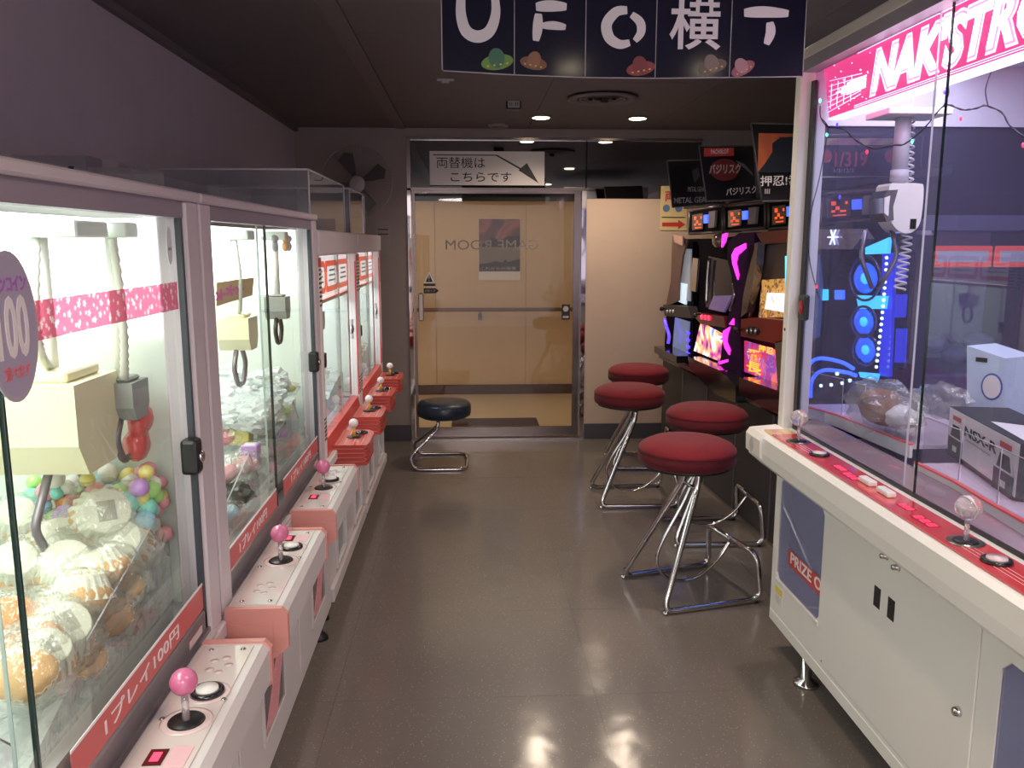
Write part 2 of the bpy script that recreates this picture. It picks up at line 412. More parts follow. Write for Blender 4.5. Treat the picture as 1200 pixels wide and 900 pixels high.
def frame_of(pts):
    """matrix with origin at the first corner (bottom left), x to the second (bottom right), y up to the last (top left)"""
    return frame(pts[0], pts[1] - pts[0], pts[3] - pts[0])

# ================================================================ THE ROOM
XW, YE, ZC = -1.28, 6.55, 2.40
XR, YB = 3.2, -2.6
fl0 = sroot('floor', (0, 2, 0))
obj('slab', MB().box(XW - .1, XR + .1, YB - .1, YE + .06, -.05, -.0015), mat('floor_joint', (.05, .042, .04), .7), fl0)
fxs = [XW - .1, -.47, .43, 1.33, 2.23, XR + .1]
for i in range(5):
    y = YB - .1; k = 0
    ys = [YB - .1] + [2.69 + .69 * j for j in range(-7, 6)] + [YE + .06]
    for a, b in zip(ys, ys[1:]):
        obj('vinyl_tile', MB().box(fxs[i] + .0006, fxs[i + 1] - .0006, a + .0006, b - .0006, -.0015, 0), M['floor'], fl0)
cl = sroot('ceiling', (0, 2, ZC)); 
struct('slab', MB().box(XW - .1, XR + .1, YB - .1, YE + .2, ZC + .012, ZC + .08), M['dark'], cl)
xs_ = [XW, -.535, -.455, .46, 1.37, 2.28, XR]
for i in range(len(xs_) - 1):
    if i == 1:
        obj('strip', MB().box(xs_[1] + .002, xs_[2] - .002, YB, YE, ZC - .006, ZC + .012), M['groove'], cl); continue
    y = YB + (0 if i % 2 else -.4)
    while y < YE:
        a, b = max(y, YB), min(y + 1.82, YE)
        obj('panel', MB().box(xs_[i] + .0015, xs_[i + 1] - .0015, a + .0015, b - .0015, ZC, ZC + .012), M['ceil'], cl); y += 1.82
struct('trim_1', MB().box(XW, XW + .03, YB, YE, ZC - .03, ZC), M['ceil'])
struct('wall_left', MB().box(XW - .1, XW, YB, YE, 0, ZC), M['wallL'])
struct('wall_right', MB().box(XR, XR + .1, YB, YE, 0, ZC), M['wallE'])
DX0, DX1, TX0 = -.44, .868, -.455
we = sroot('wall_end', (0, YE, 0))
obj('grey_side', MB().box(XW, TX0, YE, YE + .12, 0, ZC), M['wallE'], we)
obj('cream_side', MB().box(DX1 + .045, XR, YE, YE + .12, 0, 1.886), M['cream'], we)
obj('head_band', MB().box(TX0, XR, YE - .002, YE + .12, 2.335, ZC), M['wallE'], we)
obj('lintel', MB().box(1.80, XR, YE, YE + .12, 1.886, 2.335), M['wallE'], we)
struct('baseboard_end', MB().box(XW, TX0 - .001, YE - .012, YE - .0005, 0, .13).box(DX1 + .05, XR, YE - .012, YE - .0005, 0, .125), M['base'])
struct('baseboard_left', MB().box(XW + .0005, XW + .012, YB, YE - .013, 0, .12), M['base'])
# transom of dark mirror glass with frame
w1 = sroot('window_1', (0, YE, 1.9))
obj('pane', MB().box(TX0 + .03, DX1 + .04, YE + .03, YE + .04, 1.965, 2.32), M['dkmirror'], w1)
obj('pane', MB().box(DX1 + .05, 1.80, YE + .03, YE + .04, 1.89, 2.32), M['dkmirror'], w1)
obj('backing', MB().box(TX0, 1.80, YE + .06, YE + .10, 1.87, 2.335), M['dark'], w1)
obj('window_frame', MB().box(TX0, 1.80, YE - .01, YE + .05, 2.318, 2.335).box(TX0, TX0 + .03, YE - .01, YE + .05, 1.96, 2.318)
    .box(TX0 + .03, DX1 + .045, YE - .012, YE + .05, 1.945, 1.965), M['bronze'], w1)
# glass door
d1 = sroot('door_1', (.2, YE, 0))
obj('door_frame', MB().box(TX0, TX0 + .028, YE - .01, YE + .1, 0, 1.945).box(DX1 + .01, DX1 + .045, YE - .01, YE + .1, 0, 1.965), M['mirror'], d1)
leaf = obj('door_leaf', MB().box(TX0 + .05, DX1 - .03, YE + .045, YE + .055, .09, 1.93), M['glassd'], d1)
obj('stile', MB().box(TX0 + .032, TX0 + .055, YE + .03, YE + .07, .02, 1.945), M['bronze'], leaf)
obj('stile', MB().box(DX1 - .045, DX1 + .008, YE + .03, YE + .07, .02, 1.945), M['bronze'], leaf)
obj('bottom_rail', MB().box(TX0 + .055, DX1 - .045, YE + .03, YE + .07, .02, .095), M['bronze'], leaf)
obj('top_rail', MB().box(TX0 + .055, DX1 - .045, YE + .03, YE + .07, 1.925, 1.945), M['bronze'], leaf)
obj('door_handle', MB().box(-.385, -.345, YE + .005, YE + .045, .95, 1.17, .012, seg=2).use(M['paper']), M['greyt'], leaf)
obj('handle_label', MB().box(-.378, -.352, YE + .002, YE + .0045, .96, 1.16), M['paper'], leaf)
obj('threshold', MB().box(TX0, DX1 + .045, YE - .02, YE + .12, 0, .014), M['steel'], d1)
def sticker(parts, name='sticker'):
    return parts
ty = YE + .0445
tri = [Vector((-.345, ty, 1.243)), Vector((-.255, ty, 1.243)), Vector((-.30, ty, 1.335))]
obj('warning_sticker', MB().prism(tri, (0, 0, 0), (0, -.001, 0)), M['wink'], leaf)
tri2 = [Vector((-.328, ty, 1.253)), Vector((-.272, ty, 1.253)), Vector((-.30, ty, 1.314))]
obj('warning_print', MB().prism(tri2, (0, -.001, 0), (0, -.002, 0)).box(-.345, -.255, ty - .002, ty, 1.222, 1.24), M['lbl'], leaf)
text('!', 'warning_print', frame((-.304, ty - .0022, 1.262), (1, 0, 0), (0, 0, 1)), height=.04, m=M['wink'], parent=leaf)
obj('arrow_sticker', MB().prism([Vector((-.345 + a, ty, 1.165 + b)) for a, b in ((0, 0), (.095, 0), (.118, .02), (.095, .04), (0, .04))], (0, 0, 0), (0, -.001, 0)), M['lbl'], leaf)
text('自動ドア', 'arrow_print', frame((-.335, ty - .0013, 1.175), (1, 0, 0), (0, 0, 1)), height=.02, m=M['gink'], parent=leaf)
obj('notice_sticker', MB().box(.735, .80, ty - .001, ty, .955, 1.075), M['lbl'], leaf)
obj('notice_print', MB().lathe([(.022, -.001), (.022, 0)], (.767, ty - .0012, 1.04), 20, 'y').box(.745, .79, ty - .0022, ty - .001, .968, .985), M['gink'], leaf)
text('GAME ROOM', 'glass_lettering', frame((-.17, ty - .0012, 1.50), (1, 0, 0), (0, 0, 1)), width=.72, height=.075, m=mat('frosted_lettering', (.22, .20, .19), .6), parent=leaf, mirror=True)
# passage behind the door
struct('floor_passage', MB().box(-2.6, 3.2, YE + .06, 8.7, -.05, 0), mat('passage_floor', (.70, .56, .40), .25, var=.05))
wp = sroot('wall_passage', (0, 8.65, 0))
xx = -2.6
for w in (1.35, .92, .92, .92, .92, .77):
    obj('panel', MB().box(xx + .002, xx + w - .002, 8.63, 8.65, .0, 1.99), M['creamc'], wp); xx += w
obj('backing', MB().box(-2.6, 3.2, 8.65, 8.7, 0, 2.3), M['creamc'], wp)
obj('upper_band', MB().box(-2.6, 3.2, 8.60, 8.65, 1.992, 2.3), M['dark'], wp)
struct('wall_passage_left', MB().box(-2.7, -2.6, YE + .12, 8.7, 0, 2.3), M['creamc'])
struct('wall_passage_right', MB().box(3.2, 3.3, YE + .12, 8.7, 0, 2.3), M['creamc'])
struct('ceiling_passage', MB().box(-2.6, 3.2, YE + .13, 8.7, 2.0, 2.05), M['ceil'])
struct('baseboard_passage', MB().box(-2.6, 3.2, 8.61, 8.629, 0, .10), M['basebr'])
hr = thing('handrail', 'long brown wooden handrail on the passage wall behind the glass door', 'handrail', (.3, 8.6, .85))
obj('rail', MB().tube([(-2.5, 8.53, .885), (3.1, 8.53, .885)], .02, 12), M['wood'], hr)
for x in (-.75, .12, 1.0): obj('bracket', MB().tube([(x, 8.625, .80), (x, 8.56, .81), (x, 8.53, .868)], .009, 8).box(x - .02, x + .02, 8.62, 8.63, .77, .84), M['greyt'], hr)
obj('doormat', MB().box(-.15, .60, 6.80, 7.35, .001, .012, .004), M['mat_'], label='dark brown doormat lying on the pale passage floor behind the glass door', cat='doormat')
p0, p1 = at(561, 318, 8.62), at(610, 256, 8.62)
ps = thing('landscape_poster', 'dusky landscape poster on the passage wall seen through the glass door', 'poster', ((p0.x + p1.x) / 2, 8.629, p0.z))
obj('sheet', MB().box(p0.x, p1.x, 8.622, 8.629, p0.z - .09, p1.z), M['paper'], ps)
hz = (p0.z + p1.z) / 2 - .02
obj('sky_picture', MB().box(p0.x + .004, p1.x - .004, 8.620, 8.6215, hz, p1.z - .004), art_mat('dusk_sky_print', [(.10, .04, .06), (.35, .12, .10), (.12, .06, .09)], 3, 0), ps)
obj('field_picture', MB().box(p0.x + .004, p1.x - .004, 8.620, 8.6215, p0.z, hz), mat('misty_print', (.22, .19, .16), .5), ps)
hill = [(0, 0), (1, 0), (1, .52), (.85, .45), (.7, .38), (.64, .5), (.58, .36), (.4, .42), (.2, .33), (0, .3)]
obj('hill_picture', MB().prism([Vector((p0.x + .004 + a * (p1.x - p0.x - .008), 8.6195, p0.z + b * (hz - p0.z))) for a, b in hill], (0, 0, 0), (0, .0004, 0)), mat('dark_hill_print', (.035, .022, .022), .5), ps)
hill2 = [(0, 0), (1, 0), (1, .75), (.7, .7), (.62, .55), (.5, .45), (.36, .6), (.28, .62), (.25, .3), (0, .2)]
obj('hill_picture', MB().prism([Vector((p0.x + .004 + a * (p1.x - p0.x - .008), 8.6195, hz + b * .55 * (p1.z - hz))) for a, b in hill2], (0, 0, 0), (0, .0004, 0)), MATS['dark_hill_print'], ps)
text('これからの夜景', 'caption', frame((p0.x + .02, 8.6185, p0.z + .012), (1, 0, 0), (0, 0, 1)), width=.36, height=.035, m=M['gink'], parent=ps)

# ---------------------------------------------------------------- ceiling fittings
for i, (x, y) in enumerate(DL):
    lab = ['round recessed downlight in the ceiling left of the two near the glass door', 'round recessed downlight in the ceiling right of the two near the glass door'] + ['round recessed downlight in the ceiling further back over the aisle'] * 6
    t = thing('downlight', lab[i], 'ceiling light', (x, y, ZC - .02), 'recessed ceiling downlights')
    obj('trim_ring', MB().lathe([(.058, 0), (.072, 0), (.07, .012), (.058, .012)], (x, y, ZC - .0125), 28), mat('downlight_ring', (.35, .32, .3), .5), t)
    obj('lamp', MB().lathe([(.0001, 0), (.054, .001), (.058, .004), (.058, .008), (.0001, .008)], (x, y, ZC - .016), 28), M['lampw'], t)
v = onz(706, 113, ZC)
t = thing('ceiling_vent', 'large round ceiling air vent in the dark ceiling below the banner', 'air vent', (v.x, v.y, ZC - .04))
obj('rim', MB().lathe([(.150, .022), (.205, .014), (.208, .004), (.19, 0), (.15, .006), (.15, .022)], (v.x, v.y, ZC - .024), 40), M['groove'], t)
for r in (.135, .098, .06): obj('ring_blade', MB().lathe([(r - .018, .004), (r, -.004), (r + .002, 0), (r - .016, .010), (r - .018, .004)], (v.x, v.y, ZC - .016), 36), mat('vent_blade', (.12, .105, .10), .5), t)
obj('knob', MB().box(v.x - .02, v.x + .02, v.y - .09, v.y - .06, ZC - .05, ZC - .01, .004), M['black'], t)
v = onz(584, 146, ZC)
t = thing('smoke_detector', 'small round white smoke detector on the ceiling above the door sign', 'smoke detector', (v.x, v.y, ZC - .03))
obj('base', MB().lathe([(.0001, .03), (.075, .03), (.075, .018), (.06, .012), (.0001, .012)], (v.x, v.y, ZC - .03), 28), mat('detector_grey', (.32, .30, .29), .5), t)
obj('sensor', MB().lathe([(.0001, 0), (.04, 0), (.05, .012), (.0001, .012)], (v.x, v.y, ZC - .03), 24), M['groove'], t)
v = at(602, 128, 5.3)
t = thing('socket_box', 'small black ceiling socket box with a white double outlet', 'socket', (v.x, 5.32, v.z))
obj('housing', MB().box(v.x - .045, v.x + .045, 5.30, 5.36, v.z, ZC, .004), M['black'], t)
obj('outlet_plate', MB().box(v.x - .036, v.x + .036, 5.294, 5.30, v.z + .008, v.z + .052, .003), mat('outlet_grey', (.35, .33, .32), .5), t)
for s in (-.018, .018): obj('outlet', MB().box(v.x + s - .008, v.x + s - .004, 5.2925, 5.294, v.z + .02, v.z + .04).box(v.x + s + .004, v.x + s + .008, 5.2925, 5.294, v.z + .02, v.z + .04), M['lbl'], t)
v = onz(522, 92, ZC)
obj('ceiling_clip', MB().box(v.x - .045, v.x + .045, v.y - .01, v.y + .01, ZC - .012, ZC - .001, .002).box(v.x - .02, v.x + .02, v.y - .008, v.y + .008, ZC - .022, ZC - .012), M['gink'], label='tiny pale clip on the ceiling below the left end of the banner', cat='clip')

# ---------------------------------------------------------------- banner of five laminated sheets
YB_ = 2.5
bx = [at(x, 85, YB_).x for x in (519, 603, 686, 768, 855, 941)]
bz0 = [at(x, y, YB_).z for x, y in ((519, 82), (603, 87), (686, 90), (768, 91), (855, 90), (941, 89))]
ban = thing('hanging_banner', 'dark starry banner of five laminated sheets hanging from the ceiling', 'banner', ((bx[0] + bx[-1]) / 2, YB_, 2.03))
sheets = []
for i in range(5):
    q = [Vector((bx[i] + .0008, YB_, bz0[i])), Vector((bx[i + 1] - .0008, YB_, bz0[i + 1])), Vector((bx[i + 1] - .0008, YB_, 2.345)), Vector((bx[i] + .0008, YB_, 2.345))]
    sh = obj('sheet', MB().prism(q, (0, 0, 0), (0, .002, 0)), M['banner'], ban); sheets.append(sh)
    b = [(q[0] + Vector((0, -.001, -.002))), (q[1] + Vector((0, -.001, -.002)))]
    obj('laminate_edge', MB().tube([b[0], b[1]], .0016, 5).tube([q[1] + Vector((.0, -.001, 0)), q[2] + Vector((0, -.001, 0))], .0012, 5), M['acrye'], sh)
obj('laminate_edge', MB().tube([Vector((bx[0] - .002, YB_ - .001, bz0[0])), Vector((bx[0] - .002, YB_ - .001, 2.345))], .0016, 5), M['acrye'], sheets[0])
obj('cord', MB().tube([(bx[0] + .05, YB_, 2.34), (bx[0] + .05, YB_, ZC)], .0015, 6), M['wink'], ban)
obj('cord', MB().tube([(bx[-1] - .05, YB_, 2.34), (bx[-1] - .05, YB_, ZC)], .0015, 6), M['wink'], ban)
def bp(px, py): return at(px, py, YB_ - .0015)
def brush(name, pts, w, sh, m=M['wink']):
    """brush stroke: flat ribbon of varying width along pixel points"""
    P = catmull([bp(*p) for p in pts], 5); n = len(P); L_, R_ = [], []
    for i, p in enumerate(P):
        t = (P[min(i + 1, n - 1)] - P[max(i - 1, 0)]).normalized(); s = Vector((-t.z, 0, t.x))
        k = i / (n - 1); ww = w * .00254 * (.55 + .45 * math.sin(PI * min(1, max(0, k * .9 + .08)))) / 2
        L_.append(p + s * ww); R_.append(p - s * ww)
    mb = MB()
    vs = L_ + R_; vs2 = [v + Vector((0, -.0008, 0)) for v in vs]
    mb._add(vs2, [(i, i + 1, n + i + 1, n + i) for i in range(n - 1)])
    mb._add([v for v in vs], [(i, i + 1, n + i + 1, n + i) for i in range(n - 1)])
    return obj(name, mb, m, sh)
brush('letter_stroke', [(541, -12), (540, 15), (546, 36), (560, 43), (574, 36), (581, 15), (579, -10)], 13, sheets[0])
brush('letter_stroke', [(628, 8), (645, 7), (664, 8)], 12, sheets[1])
brush('letter_stroke', [(631, 16), (630, 33), (628, 48)], 11, sheets[1])
brush('letter_stroke', [(636, 30), (650, 30), (663, 32)], 9, sheets[1])
brush('letter_stroke', [(735, 12), (722, 14), (711, 28), (714, 44), (726, 52), (738, 50)], 12, sheets[2])
brush('letter_stroke', [(740, 17), (750, 26), (751, 38), (744, 48)], 10, sheets[2])
text('横', 'letter', frame(bp(784, 58), (1, 0, 0), (0, 0, 1)), width=.148, height=.142, m=M['wink'], parent=sheets[3], bold=.014)
brush('letter_stroke', [(872, 15), (895, 14), (924, 16)], 12, sheets[4])
brush('letter_stroke', [(902, 26), (903, 38), (898, 52)], 11, sheets[4])
def saucer(cx, cy, r, ang, body, dome, sh):
    cs, sn = math.cos(ang), math.sin(ang)
    def P(u, v, k): return at(cx + (u * cs - v * sn) * r, cy + (u * sn + v * cs) * r, YB_ - .0015 - k * .0006)
    el = lambda a, b, oy, k, n=20, a0=0, a1=2 * PI: [P(a * math.cos(a0 + (a1 - a0) * i / n), oy + b * math.sin(a0 + (a1 - a0) * i / n), k) for i in range(n)]
    o = obj('saucer_picture', MB().prism(el(1, .48, .25, 1), (0, 0, 0), (0, .0005, 0)), body, sh)
    obj('saucer_dome', MB().prism(el(.5, .62, .0, 2), (0, 0, 0), (0, .0005, 0)), dome, sh)
    mb = MB()
    for u in (-.6, -.2, .2, .6): mb.prism([P(u + .08 * math.cos(i * PI / 4), .42 + .06 * math.sin(i * PI / 4), 3) for i in range(8)], (0, 0, 0), (0, .0004, 0))
    obj('saucer_lights', mb, M['yellow'], sh)
saucer(582, 68, 19, -.15, mat('saucer_green', (.15, .32, .06), .4), mat('saucer_dome_green', (.05, .18, .10), .4), sheets[0])
saucer(626, 70, 16, .2, mat('saucer_brown', (.22, .09, .05), .4), mat('saucer_dome_brown', (.30, .14, .07), .4), sheets[1])
saucer(750, 76, 17, -.2, mat('saucer_red', (.30, .05, .06), .4), mat('saucer_dome_red', (.22, .04, .05), .4), sheets[2])
saucer(834, 74, 17, -.3, mat('saucer_grey', (.16, .12, .10), .4), mat('saucer_dome_grey', (.24, .2, .17), .4), sheets[3])
saucer(869, 77, 15, -.5, mat('saucer_pink', (.35, .12, .16), .4), mat('saucer_dome_pink', (.45, .25, .28), .4), sheets[4])

# ---------------------------------------------------------------- signs on the end wall
q0, q1 = at(504, 217, YE), at(638, 178, YE)
sg = thing('door_sign', 'white paper sign with black Japanese lettering and pencil-like arrow above the glass door', 'sign', ((q0.x + q1.x) / 2, YE, q0.z))
sw, shh = q1.x - q0.x, q1.z - q0.z
obj('sheet', MB().box(q0.x, q1.x, YE - .018, YE - .013, q0.z, q1.z), M['paper'], sg)
SF = lambda a, b: Vector((q0.x + a * sw, YE - .0185, q0.z + b * shh))
text('両替機は', 'lettering', frame(SF(.06, .50), (1, 0, 0), (0, 0, 1)), width=.42 * sw, height=.33 * shh, m=M['lbl'], parent=sg, bold=.0)
text('こちらです', 'lettering', frame(SF(.18, .10), (1, 0, 0), (0, 0, 1)), width=.53 * sw, height=.28 * shh, m=M['lbl'], parent=sg, bold=.008)
obj('arrow_line', MB().prism([SF(.03, .90), SF(.585, .90), SF(.80, .50), SF(.79, .46), (SF(.575, .87)), SF(.03, .875)], (0, 0, 0), (0, -.001, 0)), M['lbl'], sg)
obj('arrow_head', MB().prism([SF(.77, .45), SF(.845, .66), SF(.95, .06)], (0, 0, 0), (0, -.001, 0)), M['lbl'], sg)
q0, q1 = at(773, 270, YE), at(806, 218, YE)
sg = thing('exchange_sign', 'yellow paper sign with a red arrow on the cream wall beside the reel machines', 'sign', ((q0.x + q1.x) / 2, YE, q0.z))
sw, shh = q1.x - q0.x, q1.z - q0.z
obj('sheet', MB().box(q0.x, q1.x, YE - .006, YE - .002, q0.z, q1.z), mat('yellow_paper', (.80, .62, .30), .6), sg)
obj('red_arrow', MB().prism([SF(a, b) + Vector((0, .0115, 0)) for a, b in ((.08, .09), (.68, .09), (.68, .03), (.95, .135), (.68, .24), (.68, .18), (.08, .18))], (0, 0, 0), (0, -.001, 0)), M['red'], sg)
text('両替', 'red_lettering', frame(SF(.16, .65) + Vector((0, .0115, 0)), (1, 0, 0), (0, 0, 1)), width=.74 * sw, height=.25 * shh, m=M['red'], parent=sg, bold=.02)
for k in (.22, .68): obj('blue_coin', MB().lathe([(.028, -.001), (.028, 0)], SF(k, .50) + Vector((0, .0115, 0)), 18, 'y'), mat('blue_ink', (.14, .22, .42), .5), sg)
obj('small_print', MB().box(SF(.06, 0).x, SF(.94, 0).x, YE - .0075, YE - .006, SF(0, .285).z, SF(0, .305).z), M['lbl'], sg)
q0, q1 = at(441, 298, YE), at(458, 268, YE)
nt_ = thing('wall_notice', 'small pale paper notice on the grey end wall beside the last red machine', 'notice', ((q0.x + q1.x) / 2, YE, q0.z))
obj('sheet', MB().box(q0.x, q1.x, YE - .005, YE - .001, q0.z, q1.z + .06), mat('dull_paper', (.34, .30, .29), .6), nt_)
for k, z in enumerate((q1.z - .01, q1.z - .045)): obj('print_line', MB().box(q0.x + .015, q1.x - .02, YE - .0062, YE - .005, z, z + .008), M['lbl'], nt_)
# fan
fc = at(418, 213, 6.25); FR = .254
fan = thing('wall_fan', 'large round wire-cage electric fan mounted high on the grey end wall', 'fan', (fc.x, 6.45, fc.z - .25))
cg = MB(); cg.tube([fc + Vector((FR * math.cos(a), 0, FR * math.sin(a))) for a in [2 * PI * i / 48 for i in range(48)]], .0045, 6, True)
obj('cage_ring', cg, mat('cage_wire', (.35, .32, .31), .4, .5), fan)
cg = MB()
for i in range(72):
    a = 2 * PI * i / 72
    cg.tube([fc + Vector((r * math.cos(a), d, r * math.sin(a))) for r, d in ((.06, -.065), (.15, -.06), (.23, -.03), (FR, 0))], .0009, 3, caps=False)
obj('front_wires', cg, mat('dim_wire', (.16, .14, .14), .5, .3), fan, kind='stuff')
obj('hub_cover', MB().lathe([(.0001, -.012), (.05, -.010), (.062, 0), (.0001, 0.004)], fc + Vector((.01, -.065, -.02)), 28, 'y'), mat('fan_hub', (.42, .38, .39), .5), fan)
for k in range(4):
    a0 = k * PI / 2 + .4
    bl = MB(); pts = [(.03, -.25), (.10, -.35), (.20, -.28), (.225, .0), (.20, .32), (.10, .30), (.03, .2)]
    bl.prism([fc + Vector((r * math.cos(a0 + w), .02 + .05 * w, r * math.sin(a0 + w))) for r, w in pts], (0, 0, 0), (0, .003, 0))
    obj('blade', bl, mat('fan_blade', (.10, .09, .09), .4), fan)
obj('motor', MB().lathe([(.0001, 0), (.05, .01), (.055, .05), (.04, .11), (.0001, .12)], fc + Vector((0, .05, 0)), 20, 'y'), M['greyt'], fan)
obj('bracket', MB().box(fc.x - .02, fc.x + .02, 6.40, YE, fc.z - .05, fc.z + .03, .005), M['greyt'], fan)

# ================================================================ LEFT ROW
XG = -.58
def ball_stick(dk, x, y, z, bm_, shaft, r=.024, hgt=.055):
    obj('dust_washer', MB().lathe([(.0001, .003), (.029, .003), (.032, 0), (.0001, 0)][::-1], (x, y, z + .0005), 24), M['black'], dk)
    obj('joystick_shaft', MB().lathe([(.0001, 0), (.007, 0), (.006, hgt), (.0001, hgt)], (x, y, z + .002), 12), shaft, dk)
    obj('joystick_ball', MB().ball((x, y, z + hgt + r * .8), r, sub=3), bm_, dk)
def button(dk, x, y, z, top=M['wplast'], r=.026):
    obj('button_ring', MB().lathe([(.0001, 0), (r + .006, 0), (r + .004, .007), (r - .003, .009), (r - .004, .004), (.0001, .004)], (x, y, z), 24), M['blackg'], dk)
    obj('push_button', MB().lathe([(.0001, .004), (r - .005, .004), (r - .006, .011), (.0001, .013)], (x, y, z), 24), top, dk)
def white_machine(y0, L, label, mid, dcs):
    ye = y0 + L; z0, zd, zt = .10, .715, 1.655
    R = thing('crane_game', label, 'crane game', (XG - .3, (y0 + ye) / 2, 0), 'white crane games on the left')
    xb = XW + .012
    body = MB().box(xb, -.562, y0 + .01, ye - .01, z0, .66, .01)
    obj('cabinet_body', body, M['white'], R)
    for yy in (y0 + .09, ye - .09):
        for xx in (-.60, xb + .08):
            obj('foot', MB().lathe([(.0001, 0), (.035, 0), (.032, .014), (.014, .03), (.012, .101), (.0001, .101)], (xx, yy, 0), 16), M['black'], R)
    # sill under the glass, posts, cap
    obj('sill', MB().box(xb, XG + .022, y0, ye, .66, .70, .004).box(XG - .002, XG + .022, y0 + .07, ye - .07, .70, .712), M['mauve'], R)
    obj('glass_track', MB().box(XG - .03, XG + .004, y0 + .078, ye - .078, .70, .765, .003).box(XG - .006, XG + .010, y0 + .078, ye - .078, .70, .722), M['greyt'], R)
    tr = R.children[-1]
    obj('track_label', MB().box(XG + .0045, XG + .0055, ye - .20, ye - .12, .728, .744), M['pinkp'], tr)
    for (a, b) in ((y0, y0 + .078), (ye - .078, ye)):
        obj('front_post', MB().box(XG - .05, XG + .012, a + .001, b - .001, .70, 1.634, .004), M['mauve'], R)
        obj('rear_post', MB().box(xb, xb + .05, a + .001, b - .001, .70, 1.60), M['mauve'], R)
        pm = MB(); c = b if a == y0 else a; s = 1 if a == y0 else -1
        pm.box(XG - .008, XG + .004, c, c + s * .012, .70, 1.60)
        obj('post_gasket', pm, M['gasket'], R)
    obj('top_cap', MB().box(xb, XG + .018, y0, ye, 1.634, zt, .004), M['mauve'], R)
    obj('top_fascia', MB().box(XG - .025, XG + .006, y0 + .079, ye - .079, 1.60, 1.634), M['greyb'], R)
    # linings
    obj('rear_panel', MB().box(xb, xb + .012, y0 + .08, ye - .08, .70, 1.60), M['inner'], R)
    obj('floor_panel', MB().box(xb + .013, XG - .055, y0 + .02, ye - .02, .705, .76), mat('playfield_board', (.62, .64, .66), .4), R)
    obj('end_panel', MB().box(xb + .06, XG - .06, ye - .03, ye - .02, .76, 1.60), M['inner'], R)
    obj('end_panel', MB().box(xb + .06, XG - .06, y0 + .02, y0 + .03, .76, 1.60), M['inner'], R)
    obj('header_lightbox', MB().box(xb + .08, XG - .065, ye - .048, ye - .031, 1.36, 1.60, .004), M['box_w'], R)
    obj('ceiling_lamp_tube', MB().tube([(XG - .12, y0 + .12, 1.585), (XG - .12, ye - .12, 1.585)], .012, 10), M['box_w'], R)
    # sliding panes
    p = obj('sliding_pane', MB().box(XG - .006, XG - .001, y0 + .08, mid, .745, 1.60), M['glass'], R)
    obj('pane_edge', MB().box(XG - .0065, XG + .0005, mid, mid + .0045, .745, 1.60), M['edge'], p)
    p2 = obj('sliding_pane', MB().box(XG - .022, XG - .017, mid - .02, ye - .08, .745, 1.60), M['glass'], R)
    obj('pane_edge', MB().box(XG - .0222, XG - .0168, mid - .0215, mid - .02, .745, 1.60), mat('pane_edge_pale', (.45, .55, .52), .2), p2)
    obj('pane_lock', MB().box(XG - .016, XG + .02, ye - .125, ye - .085, 1.075, 1.15, .008, seg=2), M['black'], p2)
    obj('lock_cylinder', MB().lathe([(.0001, 0), (.012, 0), (.012, .006), (.0001, .006)], (XG + .02, ye - .105, 1.112), 16, 'x'), M['chrome'], p2)
    # price bands
    for a, b in ((y0 + .10, mid - .02), (mid + .08, ye - .09)):
        bd = obj('price_band', MB().box(XG + .0005, XG + .0018, a, b, .77, .822), M['redsoft'], R)
        obj('band_edge', MB().box(XG + .0004, XG + .0020, a, b, .822, .827), M['wink'], bd)
        w = b - a
        text('1プレイ100円', 'band_lettering', frame((XG + .0021, a + w * .18, .781), **FWD_L_), width=w * .56, height=.030, m=M['wink'], parent=bd)
    # two control decks
    XD = -.425
    for k, yc in enumerate((y0 + dcs[0], y0 + dcs[1])):
        a, b = yc - .265, yc + .265
        prof = [(-.562, .585), (-.50, .60), (XD, .635), (XD, .705), (XD - .012, .7195), (-.562, .7195)]
        dk = obj('control_deck', MB().prism([Vector((x, 0, z)) for x, z in prof], (0, a, 0), (0, b, 0)), M['white'], R)
        obj('deck_plate', MB().box(-.556, XD - .028, a + .012, b - .012, .7195, .7222), M['plate'], dk)
        for s, yy in ((-1, a), (1, b)):
            cp = [(-.563, .575), (-.47, .59), (XD + .004, .628), (XD + .004, .708), (XD - .010, .7235), (-.563, .7235)]
            obj('end_cap', MB().prism([Vector((x, 0, z)) for x, z in cp], (0, yy, 0), (0, yy + s * .016, 0)).prism([Vector((x, 0, z)) for x, z in ((-.545, .60), (-.455, .622), (-.455, .685), (-.545, .685))], (0, yy + s * .016, 0), (0, yy + s * .018, 0)), M['pink'], dk)
        zt_ = .7225
        for dx, dy in ((-.535, -.235), (-.47, -.235), (-.535, .235), (-.47, .235), (-.455, .04), (-.545, -.02)):
            obj('screw', MB().lathe([(.0001, 0), (.006, 0), (.004, .002), (.0001, .0022)], (dx, yc + dy, zt_), 10), M['chrome'], dk)
        if k == 0: jy, by, py, pr_ = .02, .115, .19, -.16
        else: jy, by, py, pr_ = -.03, .065, -.135, .17
        xj = -.50
        obj('printed_ring', MB().lathe([(.040, 0), (.045, 0), (.045, .0006), (.040, .0006)], (xj, yc + jy, zt_), 28), M['pinkp'], dk)
        obj('printed_ring', MB().lathe([(.037, 0), (.041, 0), (.041, .0006), (.037, .0006)], (xj + .008, yc + by, zt_), 28), M['pinkp'], dk)
        ball_stick(dk, xj, yc + jy, zt_ + .0005, M['ball'], M['clearball'])
        button(dk, xj + .008, yc + by, zt_)
        obj('credit_window', MB().box(xj - .03, xj + .0, yc + py - .022, yc + py + .022, zt_, zt_ + .0012), mat('dark_red_window', (.10, .005, .01), .2), dk)
        obj('credit_digits', MB().box(xj - .022, xj - .008, yc + py - .012, yc + py + .012, zt_ + .0012, zt_ + .002), M['redled'], dk)
